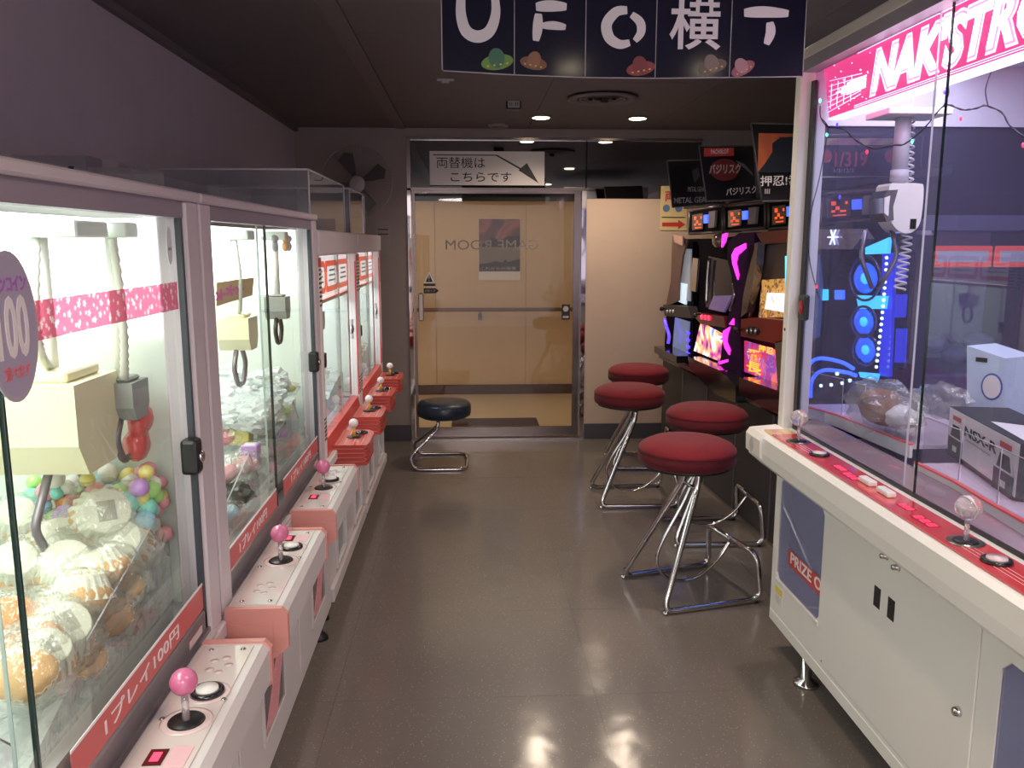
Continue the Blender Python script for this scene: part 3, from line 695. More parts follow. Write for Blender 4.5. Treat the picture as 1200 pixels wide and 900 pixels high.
        obj('instruction_print', MB().box(xj + .004, xj + .038, yc + py - .03, yc + py + .03, zt_, zt_ + .0008), mat('pink_instruction_print', (.76, .48, .52), .3), dk)
        for q in range(5):
            obj('flower_print', MB().lathe([(.0001, 0), (.009, 0), (.009, .0002), (.0001, .0002)], (xj + .018 * math.cos(q * 1.257), yc + pr_ + .03 * math.sin(q * 1.257), zt_), 12), M['pinkp'], dk)
        # prize window below the deck
        ww = (yc + .00, yc + .25)
        rim = MB(); X0, X1 = -.5625, -.556
        for bx_ in ((ww[0] - .012, ww[0], .20, .57), (ww[1], ww[1] + .012, .20, .57), (ww[0], ww[1], .20, .212), (ww[0], ww[1], .558, .57)):
            rim.box(X0, X1, *bx_)
        wd = obj('prize_window', MB().box(-.5618, -.5605, ww[0], ww[1], .212, .558), M['smoked'] if False else mat('smoked_window', (.10, .095, .10), .12, coat=.6), R)
        obj('window_rim', rim, M['white'], wd)
        obj('patterned_band', MB().prism([Vector((0, ww[0] + u * .25, .212 + v_ * .346)) for u, v_ in ((.05, .05), (.62, .02), (.98, .42), (.98, .70))], (-.5605, 0, 0), (-.5595, 0, 0)), dots_mat('pink_pattern', (.75, .30, .33), (.85, .6, .6), 70, .22), wd)
        dr = obj('service_door', MB().box(-.5625, -.558, ww[0] - .24, ww[0] - .03, .16, .56, .002), M['white'], R)
        obj('lock', MB().lathe([(.0001, 0), (.012, 0), (.011, .012), (.0001, .013)], (-.558, ww[0] - .06, .50), 14, 'x'), M['chrome'], dr)
    return R
FWD_L_ = FWD_L
def crane(name, label, c, top, bw, m, group=None, arms=M['greyt'], sc=1.0, hose=True, yaw=0):
    """hanging claw: body with bevelled foot, two jointed arms, shaft to the gantry rail, corrugated hose"""
    t = thing(name, label, 'crane claw', (c[0], c[1], c[2]), group); x, y, z = c; h = bw * .9
    b = [( -.5, 1), (.5, 1), (.5, .35), (.32, 0), (-.32, 0), (-.5, .35)]
    obj('claw_housing', MB().prism([Vector((x, y + u * bw, z + v_ * h)) for u, v_ in b], (-bw * .42, 0, 0), (bw * .42, 0, 0)), m, t)
    obj('housing_lid', MB().box(x - bw * .3, x + bw * .3, y - bw * .36, y + bw * .36, z + h, z + h * 1.12, .004), m, t)
    obj('shaft', MB().tube([(x, y, z + h * 1.1), (x, y, top)], .012 * sc, 12), M['wplast'], t)
    for s in (-1, 1):
        P = [(x, y + s * bw * .22, z + .01), (x, y + s * bw * .62, z - bw * .45), (x, y + s * bw * .30, z - bw * .95), (x, y + s * bw * .12, z - bw * 1.0)]
        a = obj('claw_arm', MB().tube(fillet(P, .02), [.008 * sc] * len(fillet(P, .02)), 6), arms, t)
    if hose:
        P = catmull([(x + .01, y - bw * .2, top), (x + .03, y - bw * .55, (top + z + h) / 2), (x + .02, y - bw * .4, z + h * 1.3), (x, y, z + h * 1.1)], 14)
        obj('hose', MB().tube(P, [(.0095 if i % 2 else .007) * sc for i in range(len(P))], 8), M['hose'], t)
    obj('carriage', MB().box(x - bw * .5, x + bw * .5, y - bw * .35, y + bw * .35, top, top + .03, .003), M['inner'], t)
    return t

LM = 1.40
Y1M, Y2M = .44, 1.853
m1 = white_machine(Y1M, LM, 'white crane game nearest on the left, filled with wrapped buns, cherry-blossom band on its glass', 1.06, (.27, .975))
m2 = white_machine(Y2M, LM, 'white crane game second on the left, filled with clear bags and pink balls', 2.485, (.27, .99))
# lamps inside the two cabinets (their fluorescent tubes)
for y0, pw in ((Y1M, 8.5), (Y2M, 9)):
    lamp('cabinet_tube', 'AREA', (-.90, y0 + LM / 2, 1.575), pw, (.95, 1, .90), .35, 1.0)
# stickers on the glass of the first machine
gx = XG + .0012
def glass_poly(name, pts, m, parent, th=.0008, lift=0): return obj(name, MB().prism([onx(px, py, gx + lift) for px, py in pts], (0, 0, 0), (th, 0, 0)), m, parent)
BLO = dots_mat('blossom_band_print', (.78, .24, .36), (.90, .72, .74), 48, .23)
bd = thing('blossom_band', 'pink band with white cherry blossoms stuck across the first cabinet glass', 'decorative band', onx(40, 395, gx))
yA, yB_ = onx(8, 395, gx).y, onx(209, 363, gx).y
obj('tape', MB().box(gx, gx + .0008, yA - .3, yB_, onx(209, 362, gx).z, onx(209, 330, gx).z), blossom_mat(), bd)
ov = onx(15, 383, gx); ov.y = onx(12, 383, gx).y
st = thing('oval_sticker', 'oval silver and lilac price sticker on the first cabinet glass at the left edge', 'sticker', (gx, ov.y, ov.z - .1))
def oval(cy, cz, a, b, n=36): return [Vector((0, cy + a * math.cos(2 * PI * i / n), cz + b * math.sin(2 * PI * i / n))) for i in range(n)]
obj('backing', MB().prism(oval(ov.y, ov.z, .062, .062 * 1.55), (gx + .001, 0, 0), (gx + .003, 0, 0)), mat('sticker_rim', (.45, .42, .50), .4), st)
obj('face', MB().prism(oval(ov.y, ov.z, .056, .056 * 1.58), (gx + .003, 0, 0), (gx + .0036, 0, 0)), mat('sticker_lilac', (.42, .38, .52), .4), st)
text('100', 'big_lettering', frame((gx + .0037, ov.y - .038, ov.z - .040), **FWD_L), width=.074, height=.080, m=M['wink'], parent=st, bold=.02)
text('ワンコイン', 'top_lettering', frame((gx + .0037, ov.y - .040, ov.z + .045), **FWD_L), width=.078, height=.020, m=mat('purple_ink', (.45, .15, .55), .5), parent=st, bold=.02)
text('遊べます', 'low_lettering', frame((gx + .0037, ov.y - .030, ov.z - .066), **FWD_L), width=.060, height=.018, m=mat('rose_ink', (.75, .2, .25), .5), parent=st, bold=.02)
c_ = onx(198, 288, gx)
st = thing('round_sticker', 'small pale oval face sticker on the first cabinet glass near its top right corner', 'sticker', (gx, c_.y, c_.z - .03))
obj('face', MB().prism(oval(c_.y, c_.z, .014, .036), (gx, 0, 0), (gx + .001, 0, 0)), mat('pale_sticker', (.75, .82, .85), .4), st)
obj('eyes', MB().prism(oval(c_.y - .004, c_.z - .006, .002, .003, 8), (gx + .001, 0, 0), (gx + .0015, 0, 0)).prism(oval(c_.y + .005, c_.z - .006, .002, .003, 8), (gx + .001, 0, 0), (gx + .0015, 0, 0)), M['lbl'], st)
# five hanging charms in the second cabinet
for i, (px, col) in enumerate(((322, 'grey'), (334, 'orange'), (338, 'grey'), (352, 'blue'), (359, 'yellow'), (363, 'green'))):
    c_ = onx(px, 284, XG - .05)
    t = thing('hanging_charm', 'small %s charm inside the second cabinet glass, %s' % (col, ['leftmost of six', 'second from the left of six', 'third from the left', 'fourth from the left', 'fifth from the left', 'rightmost of six'][i]), 'charm', (c_.x, c_.y, c_.z - .03), 'charms inside the second cabinet')
    obj('figure', MB().ball((c_.x, c_.y, c_.z + .012), .013, sub=2).ball((c_.x, c_.y, c_.z - .014), .013, .9, .9, 1.4, sub=2), M['c_' + col], t)
    obj('string', MB().tube([(c_.x, c_.y, c_.z + .024), (c_.x, c_.y, 1.555)], .001, 4), M['wink'], t)
# claws
c_ = at(88, 520, 1.62)
crane('crane_claw', 'wide pale yellow crane claw in the first cabinet above the wrapped buns', (c_.x - .02, 1.60, 1.13), 1.56, .19, M['creamcr'])
crane('crane_claw', 'grey crane claw in the first cabinet behind the yellow one', (-.70, 1.715, 1.20), 1.56, .085, M['greycr'], hose=True)
crane('crane_claw', 'pale yellow crane claw in the second cabinet hanging left of the glass edge', (-.735, 2.72, 1.215), 1.56, .115, M['creamcr'])
crane('crane_claw', 'dark grey jointed crane claw in the second cabinet right of the glass edge', (-.665, 2.98, 1.29), 1.56, .085, M['greycr'], hose=False, arms=M['black'])
# card hanging in cabinet two
q = [at(254, 359, 2.55), at(296, 346, 2.72), at(298, 325, 2.72), at(254, 331, 2.55)]
t = thing('prize_card', 'yellow card with pink figures hanging inside the second cabinet', 'card', q[0])
obj('sheet', MB().prism(q, (0, 0, 0), (-.003, .002, 0)), mat('mustard_card', (.60, .45, .25), .5), t)
fm = frame_of(q)
for k, (u, v_) in enumerate(((.02, .03), (.07, .035), (.115, .03))):
    obj('pink_figure', MB().prism([fm @ Vector((u + .018 * (1 + .5 * math.cos(5 * a)) * math.cos(a), v_ + .014 * (1 + .5 * math.cos(5 * a)) * math.sin(a), 0)) for a in [2 * PI * i / 30 for i in range(30)]], (0.0002, -.0005, 0), (.001, -.0015, 0)), mat('pink_ink', (.70, .18, .40), .5), t)

# ---- wrapped buns in cabinet one
def bun(c, r, tilt, cupm, bunm, label, group, bagm=M['bag'], tagd=False, seed=0, az=0):
    r *= .80; az = {0: -1.0, 1: 2.13}[1 if 1.5 < tilt < 2.55 else 0] + az
    t = thing('wrapped_bun', label, 'wrapped bun', c, group); Mx = Matrix.Rotation(az, 3, 'Z') @ Matrix.Rotation(tilt, 3, 'Y')
    MxT = Mx.to_4x4()
    b = MB(); b.ball((0, 0, 0), r, 1, 1, .62, 3, .10, 2.2, seed)
    for v in b.bm.verts: v.co = Mx @ v.co + Vector(c)
    obj('bun_top', b, bunm, t)
    pr = []; seg = 40; cup = MB(); vs = []
    for h, rr in ((-.74, .66), (-.72, .70), (.05, 1.03), (.045, 1.01)):
        for k in range(seg):
            a = 2 * PI * k / seg; w = 1 + (.045 if k % 2 else -.045) * (1 if h > -.7 else .3)
            vs.append(Mx @ Vector((r * rr * w * math.cos(a), r * rr * w * math.sin(a), r * h)) + Vector(c))
    fs = [(i * seg + k, i * seg + (k + 1) % seg, (i + 1) * seg + (k + 1) % seg, (i + 1) * seg + k) for i in range(3) for k in range(seg)] + [tuple(range(seg))[::-1]]
    cup._add(vs, fs); obj('paper_case', cup, cupm, t)
    if tagd:
        lb = MB().box(-r * .32, r * .32, -r * .26, r * .26, -r * .765, -r * .742)
        for v in lb.bm.verts: v.co = Mx @ v.co + Vector(c)
        obj('label_print', lb, M['card'], t)
    g = MB(); g.ball((0, 0, 0), r * 1.22, 1.05, 1.08, .86, 3, .24, 2.6, seed + 3)
    for v in g.bm.verts: v.co = Mx @ v.co + Vector(c)
    for f in g.bm.faces: f.smooth = seed % 2 == 0
    obj('plastic_wrapper', g, bagm, t)
    return t
# pixel, distance, size, tilt (pi = base towards the viewer), orange?
BUNS = [(122, 607, 1.66, .080, 2.15, 0, 'topmost, its base label in view'), (68, 640, 1.62, .072, 2.3, 0, 'lying base up left of the topmost'),
        (158, 640, 1.64, .068, 2.3, 0, 'tucked under the topmost one on its right'), (78, 668, 1.52, .070, 2.5, 0, 'showing its pleated case, middle left of heap'),
        (145, 668, 1.52, .066, 2.85, 0, 'golden side up right of the heap centre'), (146, 700, 1.44, .068, 2.8, 0, 'golden side out just below heap centre'),
        (72, 715, 1.42, .064, 2.75, 0, 'golden side up at the lower left of the heap'), (136, 742, 1.36, .070, 2.4, 0, 'with a grey label at the lower front'),
        (188, 690, 1.56, .052, .4, 0, 'golden one at the far end of heap'), (185, 720, 1.50, .050, 1.0, 0, 'half hidden beside the end post'),
        (95, 770, 1.28, .058, 2.5, 0, 'lying flat by the front with plain lid'), (125, 790, 1.22, .056, .4, 0, 'golden one lowest by the front edge'),
        (18, 665, 1.50, .062, 2.4, 0, 'pale one at the left picture edge'), (14, 725, 1.36, .060, .3, 1, 'orange one at the left picture edge'),
        (10, 770, 1.27, .055, .3, 1, 'orange one below the other at the left picture edge'), (20, 610, 1.66, .060, 2.4, 0, 'pale one high at the left picture edge'),
        (170, 770, 1.38, .045, .6, 0, 'small golden one by the price band'), (45, 755, 1.30, .052, .5, 1, 'orange-brown one left of the flat lid')]
for i, (px, py, Y, r, tilt, orr, lab) in enumerate(BUNS):
    c = at(px, py, Y); c.x = min(c.x, XG - .03 - r * 1.15)
    bun(c, r, tilt, M['cup'], M['buno'] if orr else M['bun'], 'wrapped bun in the first cabinet, ' + lab, 'wrapped buns in the first cabinet', tagd=(i in (0, 1, 7, 10)), seed=i + 1, az=.5 * math.sin(i * 2.1))
# heap bed of shredded film below the buns
def heap(name, x0, x1, y0, y1, zf, m, lab, cat, n=26, amp=.03, seed=0):
    mb = MB(); vs = []
    for i in range(n + 1):
        for j in range(n + 1):
            x = x0 + (x1 - x0) * i / n; y = y0 + (y1 - y0) * j / n
            vs.append(Vector((x, y, zf(x, y) + amp * noise.noise(Vector((x * 14, y * 14, seed))))))
    fs = [(i * (n + 1) + j, (i + 1) * (n + 1) + j, (i + 1) * (n + 1) + j + 1, i * (n + 1) + j + 1) for i in range(n) for j in range(n)]
    mb._add(vs, fs, False)
    # skirt down to the playfield
    bmr = [e for e in mb.bm.edges if e.is_boundary]; r = bmesh.ops.extrude_edge_only(mb.bm, edges=bmr)
    for g in r['geom']:
        if isinstance(g, bmesh.types.BMVert): g.co.z = .761
    return obj(name, mb, m, label=lab, cat=cat, kind='stuff')
heap('film_heap', XW + .07, -.66, .7, 1.80, lambda x, y: .78 + .15 * max(0, (y - 1.1) / .75), M['bagw'], 'loose crumpled clear film heaped under the wrapped buns', 'plastic film')
# toy balls behind them
names = ['pink', 'blue', 'green', 'yellow', 'white', 'red', 'purple', 'teal', 'orange']
bp_ = {}
for k in names:
    o = obj('toy_ball', MB().ball((0, 0, -5), .019, sub=2), M['c_' + k], label='small %s toy ball heaped at the back of the first cabinet' % k, cat='toy ball', group='small toy balls in the first cabinet'); bp_[k] = o
rnd = random.Random(5); first = set(); cnt = 0
for i in range(95):
    px, py = rnd.uniform(35, 205), rnd.uniform(553, 612); Y = 1.69 + rnd.uniform(-.02, .12)
    if px > 165: py = rnd.uniform(545, 640)
    c = at(px, py, Y); k = rnd.choice(names); s = rnd.uniform(.7, 1.25)
    o = bp_[k] if k not in first else bp_[k].copy()
    if k in first: COL.objects.link(o)
    first.add(k)
    o.location = (min(c.x, XG - .08), min(c.y, 1.775), c.z - .02); o.scale = (s, s, s)
# red packs by the post
for i, (px, py) in enumerate(((176, 492), (172, 520))):
    c = at(px, py, 1.76)
    obj('sweet_pack', MB().ball((c.x - .02, c.y, c.z), .04, .6, 1, .9, 2, .3, 2, i), mat('red_foil', (.75, .12, .12), .3, coat=.5), label='crumpled red sweet pack beside the cabinet end post, %s one' % ('upper', 'lower')[i], cat='sweet pack')
# acrylic chute guard in both machines
for nm, y0 in (('first', .55), ('second', 1.93)):
    t = thing('chute_guard', 'clear acrylic chute guard standing behind the glass of the %s cabinet' % nm, 'acrylic guard', (-.64, y0 + .6, .761))
    for (ya, yb, h) in ((y0 + .14, y0 + .55, .10), (y0 + .78, y0 + 1.17, .14)):
        sh = obj('sheet', MB().prism([Vector((-.632, a, z)) for a, z in ((ya, .762), (yb, .762), (yb, .762 + h), (yb - .09, .762 + h + .09), (ya, .762 + h))], (0, 0, 0), (-.003, 0, 0)), M['acry'], t)
        obj('sheet_edge', MB().tube([Vector((-.6335, a, z)) for a, z in ((ya, .762 + h), (yb - .09, .762 + h + .09), (yb, .762 + h))], .0018, 5), M['acrye'], sh)

# ---- cabinet two: bags, balls, boxes
rnd = random.Random(11)
def bagged(c, r, m_in, lab, grp, seed, sz=.7, n='bagged_prize'):
    t = thing(n, lab, 'bagged prize', c, grp)
    a = MB(); a.ball(c, r * .72, 1, 1.1, sz, 2, .25, 2, seed); obj('content', a, m_in, t)
    g = MB(); g.ball(c, r * 1.1, 1.05, 1.1, sz * 1.1, 3, .38, 2.6, seed + 5)
    for f in g.bm.faces: f.smooth = False
    obj('bag', g, M['bag'], t); return t
heap('bag_bed', XW + .07, -.66, 1.95, 3.20, lambda x, y: .79 + .17 * max(0, (y - 2.1)), M['bagw'], 'crumpled clear bags heaped across the second cabinet floor', 'plastic bags', seed=4)
proto = []
for k in range(4):
    g = MB(); g.ball((0, 0, -6), .06, 1, 1.1, .66, 3, .42, 2.6, k + 20)
    for f in g.bm.faces: f.smooth = False
    o = obj('clear_bag', g, M['bagw'], label='clear crumpled bag in the white heap at the back of the second cabinet', cat='plastic bag', group='clear bags heaped in the second cabinet'); proto.append(o)
for i in range(44):
    px, py = rnd.uniform(255, 362), rnd.uniform(437, 490)
    Y = 3.0 - (py - 437) / 60 * .45
    c = at(px, py, Y); o = proto[i] if i < 4 else proto[i % 4].copy()
    if i >= 4: COL.objects.link(o)
    o.location = (max(XW + .12, min(c.x, XG - .09)), c.y, c.z - .045); o.rotation_euler = (0, 0, rnd.uniform(0, 6)); s = rnd.uniform(.6, 1.0); o.scale = (s, s, s)
P2 = [(262, 555, 2.35, .058, 'pink', 'pink ball prize in the lower left'), (295, 545, 2.45, .055, 'pink', 'pink ball prize right of the lower left one'), (262, 512, 2.6, .050, 'red', 'red ball prize behind the dark foil bag'),
      (338, 528, 2.72, .045, 'pink', 'pink ball prize beyond the glass edge'), (347, 508, 2.85, .035, 'purple', 'violet ball prize near the far end'), (311, 530, 2.6, .05, 'white', 'white ball prize in the middle'),
      (345, 455, 3.0, .028, 'yellow', 'yellow oval prize on the top shelf of bags'), (348, 481, 2.9, .030, 'green', 'green ball prize among the bags'), (300, 480, 2.8, .03, 'orange', 'peach ball prize among the bags'),
      (255, 590, 2.25, .04, 'green', 'lime ball prize behind the left post'), (268, 600, 2.22, .04, 'blue', 'blue ball prize above the price band')]
for i, (px, py, Y, r, col, lab) in enumerate(P2):
    c = at(px, py, Y); c.x = min(c.x, XG - .03 - r)
    bagged(c, r, M['c_' + col], lab + ' of the second cabinet', 'bagged balls in the second cabinet', i)
fo = mat('dark_foil', (.06, .065, .06), .25, .6)
for i, (px, py, Y, r) in enumerate(((280, 580, 2.3, .055), (258, 490, 2.75, .05))):
    c = at(px, py, Y); c.x = min(c.x, -.66); g = MB(); g.ball(c, r, 1, 1.3, .6, 3, .5, 3, i + 40)
    for f in g.bm.faces: f.smooth = False
    obj('foil_bag', g, fo, label='crumpled dark foil bag in the second cabinet, %s one' % ('front', 'rear')[i], cat='foil bag')
for i, (px, py, Y, w, h, d, col) in enumerate(((283, 510, 2.62, .06, .05, .06, 'yellow'), (305, 500, 2.72, .05, .045, .05, 'white'), (318, 503, 2.75, .05, .05, .05, 'grey'), (345, 500, 2.95, .05, .05, .05, 'grey'), (300, 535, 2.55, .05, .08, .05, 'purple'))):
    c = at(px, py, Y); c.x = min(c.x, -.67)
    t = thing('prize_box', 'small %s prize box in the second cabinet, %s' % (col, ['under the claw', 'right of the yellow box', 'beside the glass edge', 'near the far post', 'standing among the pink balls'][i]), 'box', c)
    obj('carton', MB().box(c.x - d / 2, c.x + d / 2, c.y - w / 2, c.y + w / 2, c.z - h / 2, c.z + h / 2, .002), M['c_' + col] if col != 'grey' else M['card'], t)
    obj('lid_print', MB().box(c.x - d * .35, c.x + d * .35, c.y - w * .35, c.y + w * .35, c.z + h / 2, c.z + h / 2 + .0008), M['wink'], t)

# ================================================================ RED MACHINES
def red_machine(y0, L, label, group='red and white crane games on the left'):
    ye = y0 + L; xb = XW + .012; zt = 1.60
    R = thing('retro_crane_game', label, 'crane game', (XG - .3, (y0 + ye) / 2, 0), group)
    obj('cabinet_body', MB().box(xb, -.575, y0 + .005, ye - .005, .09, .66, .008), M['white'], R)
    obj('plinth_trim', MB().box(-.575, -.556, y0 + .012, ye - .012, .10, .16, .004), M['white'], R)
    for k in range(4):
        pass
    for yy in (y0 + .08, ye - .08): obj('foot', MB().lathe([(.0001, 0), (.03, 0), (.028, .012), (.012, .03), (.012, .092), (.0001, .092)], (-.62, yy, 0), 14), M['black'], R)
    obj('sill', MB().box(xb, XG + .03, y0, ye, .66, .70, .004), M['wplast'], R)
    obj('red_sill', MB().prism([Vector((x, 0, z)) for x, z in ((XG + .012, .70), (XG + .012, .715), (XG + .004, .765), (XG - .03, .77), (XG - .03, .70))], (0, y0 + .06, 0), (0, ye - .05, 0)), M['red'], R)
    for s, a, b in ((0, y0, y0 + .06), (1, ye - .05, ye)):
        p = obj('front_post', MB().box(XG - .03, XG + .012, a + .001, b - .001, .70, 1.50, .008, seg=2), M['wplast'], R)
        obj('red_edge', MB().box(XG + .004, XG + .0105, b - .002, b + .003, .775, 1.46) if s == 0 else MB().box(XG + .004, XG + .0105, a - .003, a + .002, .775, 1.46), M['red'], p)
        for q in range(9): obj('black_stripe', MB().box(XG + .0121, XG + .0135, a + .006, b - .006, 1.445 - q * .017, 1.453 - q * .017), M['black'], p)
        for q in range(6): obj('black_stripe', MB().box(XG + .0121, XG + .0135, a + .006, b - .006, .86 - q * .016, .868 - q * .016), M['black'], p)
        obj('red_cap', MB().box(XG + .012, XG + .0135, a + .004, b - .004, 1.46, 1.495), M['red'], p)
        obj('rear_post', MB().box(xb, xb + .04, a, b, .70, 1.50), M['wplast'], R)
    obj('top_cap', MB().box(xb, XG + .02, y0, ye, 1.50, zt, .01, seg=2), M['mauve'], R)
    obj('rear_panel', MB().box(xb, xb + .01, y0 + .06, ye - .05, .70, 1.50), M['innerb'], R)
    obj('floor_panel', MB().box(xb + .012, XG - .035, y0 + .02, ye - .02, .705, .755), M['innerb'], R)
    obj('end_panel', MB().box(xb + .05, XG - .04, ye - .03, ye - .02, .76, 1.50), M['inner'], R)
    obj('end_panel', MB().box(xb + .05, XG - .04, y0 + .012, y0 + .02, .76, 1.50), M['inner'], R)
    obj('ceiling_lamp_tube', MB().tube([(XG - .10, y0 + .1, 1.485), (XG - .10, ye - .1, 1.485)], .010, 8), M['box_w'], R)
    mid = (y0 + ye) / 2
    p = obj('sliding_pane', MB().box(XG - .006, XG - .002, y0 + .06, mid + .02, .77, 1.50), M['glass'], R)
    obj('pane_edge', MB().box(XG - .0065, XG - .0015, mid + .02, mid + .025, .77, 1.50), mat('pane_edge_pale', (.45, .55, .52), .2), p)
    p = obj('sliding_pane', MB().box(XG - .018, XG - .014, mid - .02, ye - .05, .77, 1.50), M['glass'], R)
    obj('pane_lock', MB().box(XG - .012, XG + .014, y0 + .075, y0 + .105, 1.06, 1.12, .004), M['black'], p)
    obj('pane_lock', MB().lathe([(.0001, 0), (.028, 0), (.02, .01), (.0001, .012)], (XG - .013, ye - .10, 1.12), 6, 'x').box(XG - .013, XG - .004, ye - .106, ye - .094, 1.07, 1.17), M['steel'], p)
    # header tiles: red rounded frames round a pale centre
    n = 3; w = (L - .14) / n
    LB = mat('pale_header_light', (.85, .85, .86), .4, emit=(.95, .97, 1), es=.75)
    for k in range(n):
        a = y0 + .07 + k * w; b = a + w
        def rr(a, b, z0, z1, r, nn=5):
            out = []
            for cy, cz, s0 in ((b - r, z1 - r, 0), (a + r, z1 - r, 1), (a + r, z0 + r, 2), (b - r, z0 + r, 3)):
                for i in range(nn + 1):
                    t = (s0 + i / nn) * PI / 2; out.append(Vector((0, cy + r * math.cos(t), cz + r * math.sin(t))))
            return out
        tl = obj('header_tile', MB().prism(rr(a + .012, b - .012, 1.34, 1.475, .03), (XG - .034, 0, 0), (XG - .028, 0, 0)), mat('orange_red_tile', (.85, .10, .06), .35, emit=(1, .13, .07), es=.55), R)
        obj('tile_centre', MB().prism(rr(a + .038, b - .038, 1.365, 1.450, .018), (XG - .028, 0, 0), (XG - .027, 0, 0)), LB, tl)
        pr_ = MB()
        for q in range(3): pr_.box(XG - .0269, XG - .0262, a + .07 + q * .01, b - .07 - q * .01, 1.385 + q * .022, 1.393 + q * .022)
        obj('tile_print', pr_, M['gink'], tl)
    obj('header_panel', MB().box(XG - .042, XG - .035, y0 + .06, ye - .05, 1.325, 1.495), LB, R)
    obj('header_rail', MB().box(XG - .08, XG - .03, y0 + .06, ye - .05, 1.30, 1.315), mat('pale_red_rail', (.8, .35, .32), .5), R)
    # two ribbed decks
    for yc in (y0 + .33, y0 + .905):
        dk = obj('control_deck', MB().box(-.575, -.47, yc - .10, yc + .14, .60, .635, .006), M['white'], R)
        for q in range(5):
            z = .632 + q * .0185; ox = .002 * (q % 2)
            pts = [(-.575, -.15), (-.44, -.15), (-.43, -.145), (-.425, -.10), (-.425, .08), (-.435, .12), (-.455, .145), (-.50, .15), (-.575, .15)]
            obj('rib', MB().prism([Vector((x + (.003 if q == 4 else 0), yc + y, z)) for x, y in catmull([Vector((a, b, 0)) for a, b in pts], 2) and pts], (0, 0, 0), (0, 0, .0135)), M['redp'], dk)
            if q < 4: obj('rib_gap', MB().prism([Vector((x - .006, yc + y * .97, z + .0135)) for x, y in pts], (0, 0, 0), (0, 0, .005)), mat('pale_red_gap', (.75, .35, .30), .4), dk)
        for q in range(4): obj('top_groove', MB().box(-.56 + q * .035, -.556 + q * .035, yc - .14, yc + .13, .7195, .7207), mat('pale_red_gap', (.75, .35, .30), .4), dk)
        ball_stick(dk, -.50, yc + .0, .7208, M['wplast'], M['yellow'], .02, .045)
        button(dk, -.475, yc + .07, .7208, M['blackg'], .022)
        # lit prize window
        wd = obj('prize_window', MB().box(-.5745, -.5720, yc - .12, yc + .13, .19, .56), mat('pale_lit_window', (.55, .62, .66), .15, coat=.6), R)
        rim = MB()
        for bx_ in ((yc - .135, yc - .12, .175, .575), (yc + .13, yc + .145, .175, .575), (yc - .12, yc + .13, .175, .19), (yc - .12, yc + .13, .56, .575)): rim.box(-.5745, -.563, *bx_)
        obj('window_rim', rim, M['white'], wd)
    return R
LR = 1.135
m3 = red_machine(3.262, LR, 'red and white retro crane game third on the left, with ribbed red control decks')
m4 = copy_tree(m3); m4.location.y += LR + .015
tag(m4, 'red and white retro crane game farthest on the left, beside the end wall')
for y0, lab in ((3.262, 'third'), (3.262 + LR + .015, 'farthest')):
    lamp('cabinet_tube', 'AREA', (-.90, y0 + LR / 2, 1.47), 7, (.92, 1, 1), .3, .9)
    crane('crane_claw', 'grey crane claw hanging inside the %s cabinet on the left' % lab, (-.70, y0 + .62, 1.16), 1.42, .09, M['greycr'], hose=False, arms=M['greyt'])
rnd = random.Random(3)
for ci, y0 in enumerate((3.262, 3.262 + LR + .015)):
    nm = ('third', 'farthest')[ci]
    heap('bag_bed', XW + .06, -.65, y0 + .06, y0 + LR - .06, lambda x, y, y0=y0: .80 + .12 * max(0, y - y0 - .2), M['bagw'], 'crumpled clear bags heaped on the floor of the %s cabinet' % nm, 'plastic bags', n=18, seed=8 + ci)
    for i in range(12):
        Y = y0 + .12 + rnd.random() * (LR - .3); x = -.67 - rnd.random() * .12; col = ['white', 'yellow', 'green', 'red', 'white', 'pink', 'teal', 'grey', 'orange', 'white', 'blue', 'white'][i]
        r = .045; c = Vector((x, Y, .83 + .12 * max(0, Y - y0 - .2) + rnd.random() * .03))
        bagged(c, r, M['c_' + col], '%s prize in a clear bag lying in the %s cabinet on the left' % (col, nm), 'bagged prizes in the %s cabinet' % nm, 60 + i + 12 * ci)
# empty acrylic boxes standing on the red machines
for i, (a, b) in enumerate(((3.30, 4.22), (4.42, 5.05))):
    x0, x1, z0, z1 = -1.25, -.60, 1.601, 1.825
    t = thing('acrylic_case', 'empty clear acrylic case standing on top of the %s crane game on the left' % ('third', 'farthest')[i], 'acrylic case', ((x0 + x1) / 2, (a + b) / 2, z0), 'acrylic cases on the red machines')
    for nm, bx_ in (('end_sheet', (x0, x1, a, a + .004, z0, z1)), ('end_sheet', (x0, x1, b - .004, b, z0, z1)), ('front_sheet', (x1 - .004, x1, a + .004, b - .004, z0, z1)), ('top_sheet', (x0, x1 - .004, a + .004, b - .004, z1 - .004, z1))):
        obj(nm, MB().box(*bx_), M['acry'], t)
    e = MB()
    for P in (((x1, a, z0), (x1, a, z1)), ((x1, b, z0), (x1, b, z1)), ((x0, a, z1), (x1, a, z1)), ((x1, a, z1), (x1, b, z1)), ((x0, b, z1), (x1, b, z1))): e.tube(P, .004, 6)
    obj('glued_edge', e, M['acrye'], t)
c = Vector((-.72, 3.6, 1.602))
t = thing('small_plaque', 'dull mauve card standing inside the acrylic case on the third crane game', 'card', c)
obj('card_sheet', MB().box(-.76, -.66, 3.70, 3.706, 1.602, 1.67), mat('mauve_card', (.22, .16, .18), .6), t)
obj('card_foot', MB().box(-.75, -.67, 3.69, 3.74, 1.602, 1.606), mat('mauve_card', (.22, .16, .18), .6), t)
